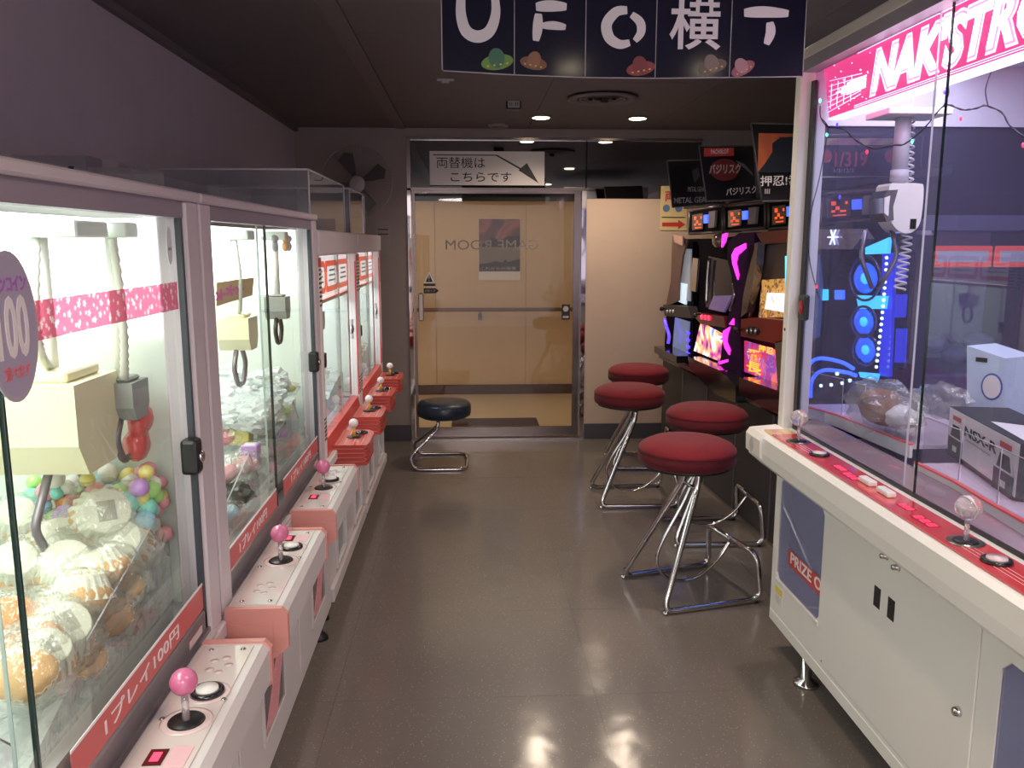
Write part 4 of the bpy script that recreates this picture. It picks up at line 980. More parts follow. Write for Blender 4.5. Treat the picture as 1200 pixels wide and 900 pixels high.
# long clear case with labels above the second machine
t = thing('storage_case', 'long low clear plastic case with faded labels on top of the second crane game', 'plastic case', (-1.1, 2.75, 1.656))
for bx_ in ((-1.25, -1.05, 2.45, 2.453, 1.656, 1.79), (-1.25, -1.05, 3.05, 3.053, 1.656, 1.79), (-1.053, -1.05, 2.453, 3.05, 1.656, 1.79), (-1.25, -1.053, 2.453, 3.05, 1.787, 1.79)):
    obj('case_sheet', MB().box(*bx_), M['acry'], t)
obj('faded_label', MB().box(-1.24, -1.12, 2.449, 2.4505, 1.70, 1.76), mat('faded_label', (.30, .26, .30), .6), t)
obj('dark_label', MB().box(-1.10, -1.085, 2.448, 2.4495, 1.71, 1.76), M['lbl'], t)

# ================================================================ RIGHT CRANE GAME
XRF, YF, YN = 1.160, 3.02, 1.15
R = thing('large_crane_game', 'tall cream crane game on the right with pink lit header and red control deck', 'crane game', (1.65, 2.1, 0))
XB2 = 2.15
CP = M['cream_plastic']
body = MB().box(XRF + .012, XB2, YN, YF, .125, .80)
obj('cabinet_body', body, CP, R)
# front skin with two window openings
def face_panel(y0, y1, z0, z1, m=CP, th=.012, name='front_panel', parent=R, bev=0): return obj(name, MB().box(XRF, XRF + th, y0, y1, z0, z1, bev), m, parent)
WF, WN = (2.585, 2.975), (1.305, 1.655)
DO = (1.730, 2.515)
face_panel(WF[1], YF, .125, .80); face_panel(WF[0], WF[1], .70, .80); face_panel(WF[0], WF[1], .125, .29)
face_panel(DO[1], WF[0], .125, .80); face_panel(DO[0], DO[1], .125, .175); face_panel(DO[0], DO[1], .732, .80)
face_panel(WN[1], DO[0], .125, .80); face_panel(WN[0], WN[1], .66, .80); face_panel(WN[0], WN[1], .125, .27); face_panel(YN, WN[0], .125, .80)
# recessed prize bays cut as deep boxes in front of the body
for (a, b, z0, z1, nm) in ((WF[0], WF[1], .29, .70, 'far'), (WN[0], WN[1], .27, .66, 'near')):
    bay = obj('prize_window', MB().box(XRF + .004, XRF + .007, a, b, z0, z1), glassy('chute_door_acrylic', (.80, .81, .90), .05, 1, milk=.12, milkcol=(.6, .6, .75)), R)
    obj('bay_lining', MB().box(XRF + .0105, XRF + .0118, a, b, z0, z1), mat('bay_lilac', (.50, .50, .62), .4, var=.08, vscale=3), bay)
    cn = MB()
    for (yy, zz, sy, sz) in ((a, z0, 1, 1), (b, z0, -1, 1), (a, z1, 1, -1), (b, z1, -1, -1)):
        cn.prism([Vector((0, yy, zz)), Vector((0, yy + sy * .03, zz)), Vector((0, yy, zz + sz * .03))], (XRF, 0, 0), (XRF + .008, 0, 0))
    obj('corner_gusset', cn, CP, bay)
    zb = z0 + .10
    bd = obj('prize_band', MB().prism([Vector((0, y, z)) for y, z in ((b - .10, zb), (a + .003, zb - .05 + .05), (a + .003, zb + .06), (b - .10, zb + .06))], (XRF + .003, 0, 0), (XRF + .0038, 0, 0)), M['red'], bay)
    text('PRIZE OUT', 'prize_lettering', frame((XRF + .0025, b - .125, zb + .014), **FWD_R), width=.37, height=.042, m=M['wink'], parent=bd, bold=.015)
    obj('door_crease', MB().box(XRF + .0032, XRF + .0037, b - .105, b - .102, z0 + .01, z1 - .01), mat('bay_crease', (.2, .2, .28), .4), bay)
    obj('shiny_lip', MB().box(XRF - .004, XRF + .006, a, b, z0 - .006, z0 + .010, .002), M['wplast'], bay)
dr = obj('service_door', MB().box(XRF - .003, XRF + .012, DO[0] + .003, DO[1] - .003, .178, .729, .0015), CP, R)
obj('lock', MB().lathe([(.0001, -.014), (.010, -.013), (.013, -.004), (.013, 0), (.0001, 0)], (XRF - .003, 1.785, .452), 18, 'x'), M['chrome'], dr)
for y, z in ((2.170, .707), (2.105, .70)): obj('knob', MB().lathe([(.0001, -.018), (.007, -.018), (.008, -.006), (.012, 0), (.0001, 0)], (XRF - .003, y, z - .015), 14, 'x'), M['chrome'], dr)
for y in (2.205, 2.125): obj('coin_return', MB().box(XRF - .0042, XRF - .003, y - .018, y + .018, .525, .585), M['black'], dr)
obj('hinge_screws', MB().box(XRF - .0008, XRF, 2.53, 2.536, .70, .706).box(XRF - .0008, XRF, 1.70, 1.706, .18, .186).box(XRF - .0008, XRF, 2.54, 2.546, .18, .186), M['greyt'], dr)
lb = obj('caution_label', MB().box(XRF - .001, XRF, 2.90, 2.975, .205, .275), M['paper'], R)
obj('label_head', MB().box(XRF - .0016, XRF - .001, 2.902, 2.973, .245, .272), mat('label_yellow', (.80, .68, .12), .5), lb)
obj('label_lines', MB().box(XRF - .0016, XRF - .001, 2.91, 2.965, .232, .235).box(XRF - .0016, XRF - .001, 2.91, 2.965, .222, .225).box(XRF - .0016, XRF - .001, 2.92, 2.955, .212, .215), M['gink'], lb)
lb = obj('serial_label', MB().box(XRF - .001, XRF, 2.925, 2.985, .712, .735), M['lbl'], R)
obj('label_lines', MB().box(XRF - .0015, XRF - .001, 2.955, 2.982, .715, .732), M['gink'], lb)
for y in (2.72, 1.3):
    obj('foot', MB().lathe([(.0001, 0), (.045, 0), (.042, .01), (.018, .024), (.016, .128), (.0001, .128)], (XRF + .03, y, 0), 20), M['chrome'], R)
obj('foot', MB().lathe([(.0001, 0), (.045, 0), (.042, .01), (.018, .024), (.016, .128), (.0001, .128)], (XB2 - .1, 2.9, 0), 20), M['chrome'], R)
obj('plinth', MB().box(XRF - .002, XB2, YN, YF, .115, .160, .003), CP, R)
# control deck
XO = 1.045
prof = [(XRF + .002, .715), (XO + .05, .735), (XO + .004, .775), (XO, .81), (XO + .004, .862), (XO + .018, .874), (XRF + .04, .880), (XRF + .04, .80), (XRF + .002, .80)]
dk = obj('control_deck', MB().prism([Vector((x, 0, z)) for x, z in prof], (0, YN, 0), (0, YF + .005, 0)), CP, R)
obj('speaker_end', MB().prism([Vector((x, 0, z)) for x, z in ((XRF - .01, .74), (XO + .05, .745), (XO - .006, .79), (XO - .008, .852), (XO + .006, .872), (XRF - .01, .880))], (0, YF - .14, 0), (0, YF + .012, 0)), CP, dk)
gr = MB()
for i in range(6):
    for j in range(7):
        if (i - 2.5) ** 2 + (j - 3) ** 2 < 9.5: gr.lathe([(.0001, 0), (.0022, 0), (.0001, -.0008)], (XO - .0083, YF - .055 + (i - 2.5) * .008, .82 + (j - 3) * .008), 6, 'x')
obj('speaker_holes', gr, M['greyt'], dk, kind='stuff')
zt = .8815
obj('deck_plate', MB().box(XO + .028, XRF + .004, YN, 2.86, .876, zt), M['redplate'], dk)
obj('plate_corner', MB().box(XO + .028, XRF + .004, 2.862, 2.94, .876, zt), mat('plate_yellow', (.85, .62, .25), .2, coat=.6), dk)
obj('plate_corner', MB().box(XO + .04, XO + .08, 2.87, 2.93, zt, zt + .0006), mat('plate_salmon', (.80, .45, .35), .2, coat=.6), dk)
ln = MB()
for (a, b) in ((2.58, 2.82), (1.40, 1.80)):
    for k in range(3): ln.box(XO + .05 + k * .012, XO + .0515 + k * .012, a, b, zt, zt + .0005)
obj('plate_print', ln, mat('pale_plate_print', (.85, .55, .55), .3), dk)
for (jy, by) in ((2.745, 2.56), (1.765, 1.645)):
    xj = 1.122
    obj('joystick_base', MB().lathe([(.0001, 0), (.038, 0), (.040, .002), (.0001, .002)], (xj, jy, zt), 28), M['steel'], dk)
    obj('dust_washer', MB().lathe([(.0001, .002), (.028, .002), (.026, .005), (.0001, .005)], (xj, jy, zt), 24), M['black'], dk)
    obj('joystick_shaft', MB().lathe([(.0001, 0), (.006, 0), (.005, .055), (.0001, .055)], (xj, jy, zt + .004), 12), M['clearball'], dk)
    obj('joystick_ball', MB().ball((xj, jy, zt + .082), .029, sub=3), M['clearball'], dk)
    button(dk, xj - .004, by, zt, M['pinkp'], .027)
def seg_display(y, x, w, d):
    obj('display_window', MB().box(x, x + d, y - w / 2, y + w / 2, zt, zt + .001), mat('display_red', (.45, .02, .05), .2), dk)
    s = MB(); n = 3
    for i in range(n):
        yy = y + w / 2 - (i + .5) * w / n
        for a in (.25, .5, .75): s.box(x + d * a - .0015, x + d * a + .0015, yy - w / n * .28, yy + w / n * .28, zt + .001, zt + .0016)
        for o_ in (-.28, .28): s.box(x + d * .25, x + d * .75, yy + o_ * w / n - .001, yy + o_ * w / n + .001, zt + .001, zt + .0016)
    obj('display_digits', s, M['redled'], dk)
seg_display(2.40, XO + .055, .06, .03); seg_display(2.31, XO + .045, .075, .035); seg_display(2.02, XO + .06, .055, .028); seg_display(1.91, XO + .045, .09, .035)
for y in (2.235, 2.13): obj('coin_entry', MB().box(XO + .062, XO + .088, y - .034, y + .034, zt, zt + .016, .005, seg=2), M['wplast'], dk)
# sill and glass track
obj('glass_sill', MB().prism([Vector((x, 0, z)) for x, z in ((XRF + .035, .87), (XRF + .035, .884), (XRF + .10, .915), (XRF + .115, .915), (XRF + .115, .87))], (0, YN, 0), (0, YF - .06, 0)), mat('mauve_metal_sill', (.42, .32, .33), .3, .5), R)
obj('lower_track', MB().box(XRF + .025, XRF + .035, YN, YF - .06, .876, .888), M['black'], R)
XP = 1.205
obj('corner_post', MB().box(1.152, 1.205, YF - .045, YF + .002, .872, 2.17, .004), CP, R)
obj('post_gasket', MB().box(1.190, 1.200, YF - .075, YF - .045, .88, 2.10), M['black'], R)
obj('inner_post', MB().box(1.215, 1.245, YF - .05, YF - .015, .88, 2.10), M['innerb'], R)
obj('post_screw', MB().lathe([(.0001, 0), (.007, 0), (.0001, -.003)], (1.152, YF - .02, 1.24), 12, 'x'), M['black'], R)
ll = obj('pane_lock', MB().box(1.180, 1.200, YF - .12, YF - .06, 1.28, 1.37, .006), M['black'], R)
obj('lock_face', MB().lathe([(.0001, -.006), (.014, -.004), (.016, 0), (.0001, 0)], (1.18, YF - .09, 1.325), 16, 'x', sy=1.6), mat('lock_red', (.5, .03, .04), .3), ll)
obj('corner_post', MB().box(XB2 - .05, XB2, YF - .045, YF, .80, 2.15), CP, R)
obj('top_frame', MB().box(1.152, XB2, YN, YF + .002, 2.170, 2.205, .003), mat('warm_grey_frame', (.62, .56, .52), .4), R)
obj('upper_track', MB().box(1.156, 1.21, YN, YF - .046, 2.130, 2.17), M['greyb'], R)
obj('roof_panel', MB().box(1.25, XB2, YN, YF - .05, 2.155, 2.169), M['innerb'], R)
mid = 2.105
p = obj('sliding_pane', MB().box(1.188, 1.193, YN, mid + .01, .885, 2.13), M['glassb'], R)
obj('pane_edge', MB().box(1.1875, 1.1935, mid + .01, mid + .013, .885, 2.13), M['edge'], p)
p = obj('sliding_pane', MB().box(1.200, 1.205, mid + .09, YF - .05, .885, 2.13), M['glassb'], R)
obj('pane_edge', MB().box(1.1998, 1.2052, mid + .0885, mid + .09, .885, 2.13), mat('pane_edge_lilac', (.5, .5, .62), .2), p)
e = obj('end_pane', MB().box(1.25, XB2 - .05, YF - .03, YF - .025, .88, 1.955), glassy('light_haze_end_glass', (.86, .87, .95), .05, 1.0, milk=.10, milkcol=(.40, .40, .62)), R)  # lilac light haze painted into the pane to lift the dark view beyond
obj('end_header', MB().box(1.206, XB2 - .05, YF - .035, YF - .02, 1.955, 2.168), M['innerb'], R)
obj('rear_panel', MB().box(XB2 - .05, XB2, YN, YF - .045, .80, 2.14), mat('dim_blue_panel', (.12, .12, .18), .4), R)
obj('playfield', MB().box(1.28, XB2 - .05, YN, YF - .05, .80, .835), mat('pale_playfield', (.55, .57, .70), .3), R)
# header light box
hx, hz0, hz1 = 1.222, 1.966, 2.152
hb = obj('header_lightbox', MB().prism([Vector((0, y, z)) for y, z in ((YN, hz0), (2.885, hz0), (2.96, hz1), (YN, hz1))], (hx, 0, 0), (hx + .05, 0, 0)), mat('pink_header', (.85, .08, .25), .3, emit=(.95, .07, .26), es=.85), R)
obj('header_lip', MB().box(hx - .003, hx + .05, YN, 2.885, hz0 - .006, hz0), mat('lit_white_edge', (.9, .9, 1), .4, emit=(.9, .9, 1), es=1.2), hb)
HW = mat('header_white_glow', (1, .9, 1), .3, emit=(1, .86, .98), es=5.5)
HL = mat('header_line_glow', (1, .75, .9), .3, emit=(1, .62, .86), es=2.6)
HD = mat('header_pink_shade', (.9, .3, .6), .3, emit=(.95, .30, .62), es=1.5)
text("NAK'STRO", 'header_outline', frame((hx - .0006, 2.60, hz0 + .018), **FWD_R), width=.84, height=.142, m=HL, parent=hb, bold=.06, shear=.2, depth=.0004)
text("NAK'STRO", 'header_shade', frame((hx - .0010, 2.592, hz0 + .024), **FWD_R), width=.825, height=.130, m=HD, parent=hb, bold=.04, shear=.2, depth=.0004)
text("NAK'STRO", 'header_lettering', frame((hx - .0016, 2.580, hz0 + .031), **FWD_R), width=.80, height=.116, m=HW, parent=hb, bold=.02, shear=.2, depth=.0006)
text("TAITO", 'maker_lettering', frame((hx - .0014, 2.24, hz1 - .020), **FWD_R), width=.065, height=.011, m=HL, parent=hb, depth=.0008)
lm = MB()
for z in (.005, .0105, .168, .1735): lm.box(hx - .0012, hx - .0004, YN, 2.70, hz0 + z, hz0 + z + .0016)
for k in range(7):
    z = hz0 + .02 + k * .017
    lm.prism([Vector((0, 2.90, z + .0008)), Vector((0, 2.66, z * .6 + (hz0 + .07) * .4 + .0014)), Vector((0, 2.66, z * .6 + (hz0 + .07) * .4 - .0004)), Vector((0, 2.90, z))], (hx - .0012, 0, 0), (hx - .0004, 0, 0))
for y in (2.88, 2.83, 2.78, 2.73): lm.box(hx - .0012, hx - .0004, y - .001, y + .001, hz0 + .03, hz0 + .11)
obj('header_lines', lm, HL, hb)
rs = MB()
for i in range(26): rs.ball((hx - .001, random.uniform(2.6, 2.92), random.uniform(hz0 + .01, hz1 - .01)), random.uniform(.0008, .0022), sub=1)
for i in range(5):
    z = hz0 + .055 + i * .008; rs.box(hx - .0013, hx - .0005, 2.63, 2.84 - abs(i - 2) * .04, z, z + .0045)
obj('header_sparkles', rs, HW, hb, kind='stuff')
lamp('header_tube', 'AREA', (1.55, 2.1, 2.145), 9, (.86, .87, 1), .35, 1.6)
lamp('bay_tube', 'AREA', (1.36, 2.35, 2.145), 4, (.9, .85, 1), .2, 1.1)

# interior shelf ring with acrylic dividers
def tray(name, lab, pts_px, z, wdt):
    P = [onz(px, py, z) for px, py in pts_px]
    t = thing(name, lab, 'shelf', (sum(p.x for p in P) / len(P), sum(p.y for p in P) / len(P), z - .04))
    back = [p + Vector((wdt, .0, 0)) for p in P]
    top = P + back[::-1]
    obj('shelf_board', MB().prism(top, (0, 0, -.012), (0, 0, 0)), mat('shelf_pink_white', (.72, .60, .68), .35), t)
    e = MB(); r_ = MB()
    for a, b in zip(P, P[1:]):
        n = Vector((-(b - a).y, (b - a).x, 0)).normalized(); n = n if n.x < 0 else -n
        e.prism([a, b, b + Vector((0, 0, -.04)), a + Vector((0, 0, -.04))], n * 0, n * .010)
        r_.prism([a + Vector((0, 0, .001)), b + Vector((0, 0, .001)), b + Vector((0, 0, .006)), a + Vector((0, 0, .006))], n * 0, n * .011)
    obj('shelf_edge', e, M['wplast'], t); obj('red_strip', r_, mat('lit_red_strip', (.85, .15, .15), .3, emit=(1, .12, .12), es=.08), t)
    k = 0
    for a, b in zip(P, P[1:]):
        n = max(1, int((b - a).length / .13))
        for i in range(n):
            u, v_ = a.lerp(b, i / n), a.lerp(b, (i + .94) / n)
            s = obj('divider_sheet', MB().prism([u, v_, v_ + Vector((0, 0, .135)), u + Vector((0, 0, .135))], (.012, 0, 0), (.014, 0, 0)), M['acry'], t)
            obj('divider_edge', MB().tube([u + Vector((.013, 0, .135)), v_ + Vector((.013, 0, .135)), v_ + Vector((.013, 0, 0))], .0016, 5), M['acrye'], s)
    return t
tray('prize_shelf', 'white shelf with red strip and acrylic dividers at the far end of the right cabinet', [(936, 474), (985, 488), (1035, 508), (1070, 522)], .93, .35)
tray('prize_shelf', 'white shelf with red strip carrying the printed car box in the right cabinet', [(1075, 543), (1120, 565), (1165, 592), (1230, 628)], .93, .40)
# car box
b0, b1 = onz(1109, 530, .935), onz(1190, 586, .935)
v = (b1 - b0); v.z = 0; L_ = v.length; n_ = Vector((-v.y, v.x, 0)).normalized(); n_ = n_ if n_.x > 0 else -n_
h_ = .140
bx = thing('car_box', 'white and black printed model car box lying on the near shelf in the right cabinet', 'box', b0)
obj('carton', MB().prism([b0, b1, b1 + Vector((0, 0, h_)), b0 + Vector((0, 0, h_))], (0, 0, 0), n_ * .16), mat('black_carton', (.03, .03, .035), .4), bx)
fm = frame(b0 - n_ * .0006, b1 - b0, (0, 0, 1))
obj('white_face', MB().prism([fm @ Vector(p) for p in ((.002, .014, 0), (L_ - .002, .006, 0), (L_ - .002, h_ - .002, 0), (.002, h_ - .002, 0))], (0, 0, 0), -n_ * .0006), M['wplast'], bx)
text('NSX-R', 'box_lettering', frame(fm @ Vector((L_ * .27, h_ * .58, .0012)), b1 - b0, (0, 0, 1)), width=L_ * .46, height=h_ * .20, m=M['lbl'], parent=bx, depth=.0005, bold=.02)
obj('small_print', MB().prism([fm @ Vector(p) for p in ((L_ * .3, h_ * .50, .0012), (L_ * .66, h_ * .48, .0012), (L_ * .66, h_ * .51, .0012), (L_ * .3, h_ * .53, .0012))], (0, 0, 0), -n_ * .0003), M['gink'], bx)
for cx_, s_, hh in ((.14, 1, .36), (.84, 1.1, .32)):
    w_ = L_ * .11 * s_; y_ = h_ * hh
    def F(pts, k=.0016): return [fm @ Vector((L_ * cx_ + a * w_, y_ + b * w_, k)) for a, b in pts]
    obj('car_picture', MB().prism(F([(-1, -1), (1, -1), (1.05, .1), (-1.05, .1)]), (0, 0, 0), -n_ * .0003), M['black'], bx)
    obj('car_roof_picture', MB().prism(F([(-1.0, .1), (1.0, .1), (.6, 1.0), (-.6, 1.0)]), (0, 0, 0), -n_ * .0003), M['paper'], bx)
    obj('car_glass_picture', MB().prism(F([(-.75, .2), (.75, .2), (.48, .85), (-.48, .85)], .0022), (0, 0, 0), -n_ * .0003), M['black'], bx)
    obj('car_lamp_picture', MB().prism(F([(-.6, 1.1), (.6, 1.1), (.6, 1.35), (-.6, 1.35)]), (0, 0, 0), -n_ * .0003), M['redsoft'], bx)
    obj('car_plate_picture', MB().prism(F([(-.3, -.6), (.3, -.6), (.3, -.3), (-.3, -.3)], .0022), (0, 0, 0), -n_ * .0003), M['paper'], bx)
obj('top_print', MB().prism([b0 + Vector((0, 0, h_ + .0005)) + v * a + n_ * b for a, b in ((.45, .03), (.98, .02), (.98, .13), (.6, .14))], (0, 0, 0), (0, 0, .0004)), M['wplast'], bx)
# blue box behind it
c0, c1 = at(1133, 478, 2.50), at(1176, 478, 2.42)
q = [at(1133, 490, 2.50), at(1178, 500, 2.40), at(1178, 420, 2.40), at(1133, 405, 2.50)]
bb = thing('pale_blue_box', 'pale blue and white printed prize box standing behind the car box', 'box', q[0])
nn = Vector((.9, .4, 0)).normalized()
obj('carton', MB().prism(q, (0, 0, 0), nn * .14), mat('pale_blue_carton', (.55, .66, .80), .4), bb)
fm2 = frame_of(q); ww_ = (q[1] - q[0]).length; hh_ = (q[3] - q[0]).length
obj('blue_ring', MB().prism([fm2 @ Vector((ww_ * .56 + .032 * math.cos(a), hh_ * .5 + .042 * math.sin(a), .001)) for a in [2 * PI * i / 28 for i in range(28)]], (0, 0, 0), (-.0005, -.0003, 0)), mat('ring_blue', (.08, .14, .42), .4), bb)
obj('ring_centre', MB().prism([fm2 @ Vector((ww_ * .56 + .027 * math.cos(a), hh_ * .5 + .036 * math.sin(a), .0022)) for a in [2 * PI * i / 28 for i in range(28)]], (0, 0, 0), (-.0005, -.0003, 0)), M['paper'], bb)
obj('yellow_seal', MB().prism([fm2 @ Vector((ww_ * .72 + a, hh_ * .16 + b, .003)) for a, b in ((0, 0), (.03, 0), (.03, .018), (0, .018))], (0, 0, 0), (-.0005, -.0003, 0)), mat('label_yellow', (.80, .68, .12), .5), bb)
obj('dark_print', MB().prism([fm2 @ Vector((ww_ * .08 + a, hh_ * .8 + b, .001)) for a, b in ((0, 0), (.035, .002), (.035, .016), (0, .014))], (0, 0, 0), (-.0005, -.0003, 0)), M['lbl'], bb)
# bagged brown plush
c = at(1035, 478, 2.66)
pb = thing('bagged_plush', 'brown and white plush toy in a clear bag on the right cabinet shelf', 'plush toy', (c.x, c.y, c.z - .09))
a = MB(); a.ball(c + Vector((0, .02, 0)), .085, .75, 1.1, .72, 3, .2, 1.6, 2); obj('plush_body', a, mat('brown_plush', (.30, .15, .11), .9, bump=.4, bscale=90), pb)
a = MB(); a.ball(c + Vector((.02, -.085, -.015)), .055, .9, 1.1, .7, 3, .2, 1.6, 5); obj('plush_head', a, mat('white_plush', (.72, .70, .72), .9, bump=.4, bscale=90), pb)
g = MB(); g.ball(c + Vector((0, -.02, .01)), .125, .85, 1.35, .70, 3, .42, 2.3, 9)
for f in g.bm.faces: f.smooth = False
obj('bag', g, M['bag'], pb)
# more bagged prizes on the near shelf
c = at(1105, 470, 2.55); g = MB(); g.ball(c, .08, .8, 1.5, .7, 3, .5, 2.5, 17)
for f in g.bm.faces: f.smooth = False
obj('clear_bag', g, M['bag'], label='empty crumpled clear bag behind the printed car box', cat='plastic bag')
# crane of the right cabinet
cx, cy = 1.425, 2.78
def cp(px, py): return at(px, py, cy)
zt_, zb_ = cp(1035, 216).z, cp(1035, 273).z
cc = thing('crane_claw', 'white and chrome crane unit on a grey column in the right cabinet', 'crane claw', (cx, cy, zb_))
hw = .062
pts = [(-.85, .95), (-.3, 1.0), (.75, 1.0), (1.0, .9), (1.0, .35), (.85, .12), (.45, 0), (-.1, .02), (-.55, .18), (-.8, .4)]
H_ = zt_ - zb_
obj('claw_housing', MB().prism([Vector((cx + a * hw, 0, zb_ + b * H_)) for a, b in catmull([Vector((a, b, 0)) for a, b in pts], 3, True) and [(p.x, p.y) for p in catmull([Vector((a, b, 0)) for a, b in pts], 3, True)]], (0, cy - .045, 0), (0, cy + .045, 0)), mat('white_claw_shell', (.78, .77, .72), .3, coat=.4), cc)
obj('chrome_face', MB().prism([Vector((cx - .050 + a * .034, 0, zb_ + .03 + b * (H_ - .05))) for a, b in ((-.7, .75), (-.3, .98), (.7, 1), (.35, .5), (.5, .1), (-.2, .05), (-.6, .3))], (0, cy - .050, 0), (0, cy + .050, 0)), M['chrome'], cc)
obj('face_plate', MB().prism([Vector((cx - .062 + a * .020, 0, zb_ + .05 + b * (H_ - .09))) for a, b in ((-.4, .9), (.5, 1), (.4, .5), (.45, .05), (-.3, .2))], (0, cy - .053, 0), (0, cy + .053, 0)), M['wplast'], cc)
obj('vent_slot', MB().box(cx + .025, cx + .045, cy - .047, cy + .047, zb_ + .012, zb_ + .045), M['black'], cc)
obj('column', MB().tube([(cx + .0, cy, zt_ + .01), (cx, cy, 1.99)], .025, 20), mat('grey_column', (.50, .49, .56), .35), cc)
obj('column_collar', MB().lathe([(.0001, 0), (.022, 0), (.022, .014), (.029, .014), (.029, .05), (.0001, .05)], (cx, cy, zt_ - .004), 20), mat('grey_column', (.50, .49, .56), .35), cc)
obj('carriage_plate', MB().box(cx - .09, cx + .12, cy - .08, cy + .08, 1.955, 1.975, .002), M['wplast'], cc)
pb_ = cp(1020, 338)
for s, (x1_, x2_) in (('l', (1008, 1022)), ('r', (1052, 1030))):
    P = [cp(1015 if s == 'l' else 1045, 270), cp(x1_, 300), cp(x2_, 338)]
    obj('claw_arm', MB().tube(fillet(P, .03), .008, 8), mat('arm_metal', (.25, .24, .32), .3, .6), cc)
P = []
for i in range(330):
    k = i / 329
    px = 1068 - 8 * k + (0 if k < .75 else -6 * (k - .75) * 4); py = 135 + 205 * k
    p = cp(px, py); r = .010 + .008 * k; a = k * 2 * PI * 27
    P.append(p + Vector((r * math.cos(a), r * math.sin(a), 0)))
obj('coiled_cord', MB().tube(P, .0036, 5), mat('white_cord', (.72, .70, .74), .5), cc)
obj('straight_cord', MB().tube([cp(1068, 135), cp(1070, 118), cp(1068, 108)], .0025, 6), mat('white_cord', (.72, .70, .74), .5), cc)
# fairy lights inside the right cabinet
GP = [(961, 125), (962, 138), (970, 148), (990, 152), (1005, 166), (1025, 174), (1050, 170), (1062, 168), (1085, 148), (1106, 124), (1120, 126), (1133, 129), (1146, 126), (1158, 124), (1175, 133), (1184, 148), (1200, 160)]
fl_ = thing('fairy_lights', 'dark string of fairy lights with coloured bulbs looped inside the right cabinet', 'string lights', at(1050, 170, 2.55))
def gpt(px, py): 
    Y = 2.93 - .55 * (px - 960) / 240; return at(px, py, Y)
wire = catmull([gpt(*p) for p in GP], 5)
obj('wire', MB().tube(wire, .0022, 5).tube([p + Vector((0, .003 * math.sin(i * .9), .003 * math.cos(i * .9))) for i, p in enumerate(wire)], .0014, 5), mat('dark_green_wire', (.03, .04, .05), .5), fl_)
obj('wire', MB().tube(catmull([gpt(*p) for p in ((1158, 124), (1155, 105), (1162, 82))], 5), .002, 5), MATS['dark_green_wire'], fl_)
obj('wire', MB().tube(catmull([gpt(*p) for p in ((1106, 124), (1112, 108), (1108, 92))], 5), .002, 5), MATS['dark_green_wire'], fl_)
obj('wire', MB().tube(catmull([gpt(*p) for p in ((962, 138), (970, 148), (969, 160), (960, 210), (950, 252), (948, 300), (960, 350))], 5), .002, 5), MATS['dark_green_wire'], fl_)
for i, (px, py, m_) in enumerate(((961, 118, 'greenl'), (969, 158, 'greenl'), (981, 146, 'violet'), (1016, 178, 'redled'), (1069, 166, 'greenl'), (1107, 108, 'violet'), (1126, 139, 'redled'), (1199, 170, 'redled'), (949, 209, 'violet'), (945, 251, 'greenl'), (984, 231, 'violet'), (957, 336, 'redled'))):
    p = gpt(px, py); obj('bulb', MB().ball(p, .0048, .8, .8, 1.5, sub=2), M[m_], fl_)

# ================================================================ REEL MACHINE ROW
# counter
cn = thing('slot_counter', 'long dark counter carrying the reel machines along the right wall', 'counter', (1.7, 4.7, 0))
def rowpt(Y, dx, z): return Vector((row_x(Y, dx), Y, z))
def rowbox(name, Ya, Yb, d0, d1, z0, z1, m, parent, **k):
    return obj(name, MB().prism([rowpt(Ya, d0, z0), rowpt(Yb, d0, z0), rowpt(Yb, d1, z0), rowpt(Ya, d1, z0)], (0, 0, 0), (0, 0, z1 - z0)), m, parent, **k)
YA, YZ = 6.2, 3.08
rowbox('counter_top', YZ, YA, -.02, .95, .70, .75, M['blackg'], cn)
rowbox('top_edge', YZ, YA, -.024, -.02, .715, .735, mat('edge_trim', (.16, .15, .15), .3, .6), cn)
n = 6
for k in range(n):
    a = YZ + (YA - YZ) * k / n; b = YZ + (YA - YZ) * (k + 1) / n
    rowbox('front_panel', a + .006, b - .006, .01, .03, .02, .695, mat('counter_charcoal', (.055, .052, .055), .45), cn)
rowbox('panel_trim', YZ, YA, .012, .028, .0, .02, M['steel'], cn)
rowbox('counter_carcass', YZ, YA, .035, .95, .0, .70, M['dark'], cn)
for k in range(1, n):
    a = YZ + (YA - YZ) * k / n; rowbox('joint_strip', a - .006, a + .006, .004, .03, .02, .695, M['greyt'], cn)

def rp(px, py, dx): return onrow(px, py, dx)
def rplate(name, pts, dx, m, parent, th=.012):
    return obj(name, MB().prism([rp(px, py, dx) for px, py in pts], (0, 0, 0), (th, 0, 0)), m, parent)
def rtube(name, pts, dx, r, m, parent, n=5, seg=8): return obj(name, MB().tube(catmull([rp(px, py, dx) for px, py in pts], n), r, seg), m, parent)
def slot_root(Ya, Yb, label):
    t = thing('reel_machine', label, 'slot machine', rowpt((Ya + Yb) / 2, .2, .751), 'reel machines on the counter')
    rowbox('rear_case', Ya + .012, Yb - .012, .10, .36 if Ya > 3.5 else .17, .752, 1.58, M['slotd'], t)
    return t
clearp = glassy('slot_clear_plastic', (.75, .72, .75), .08, 1.0, .05, milk=.06)
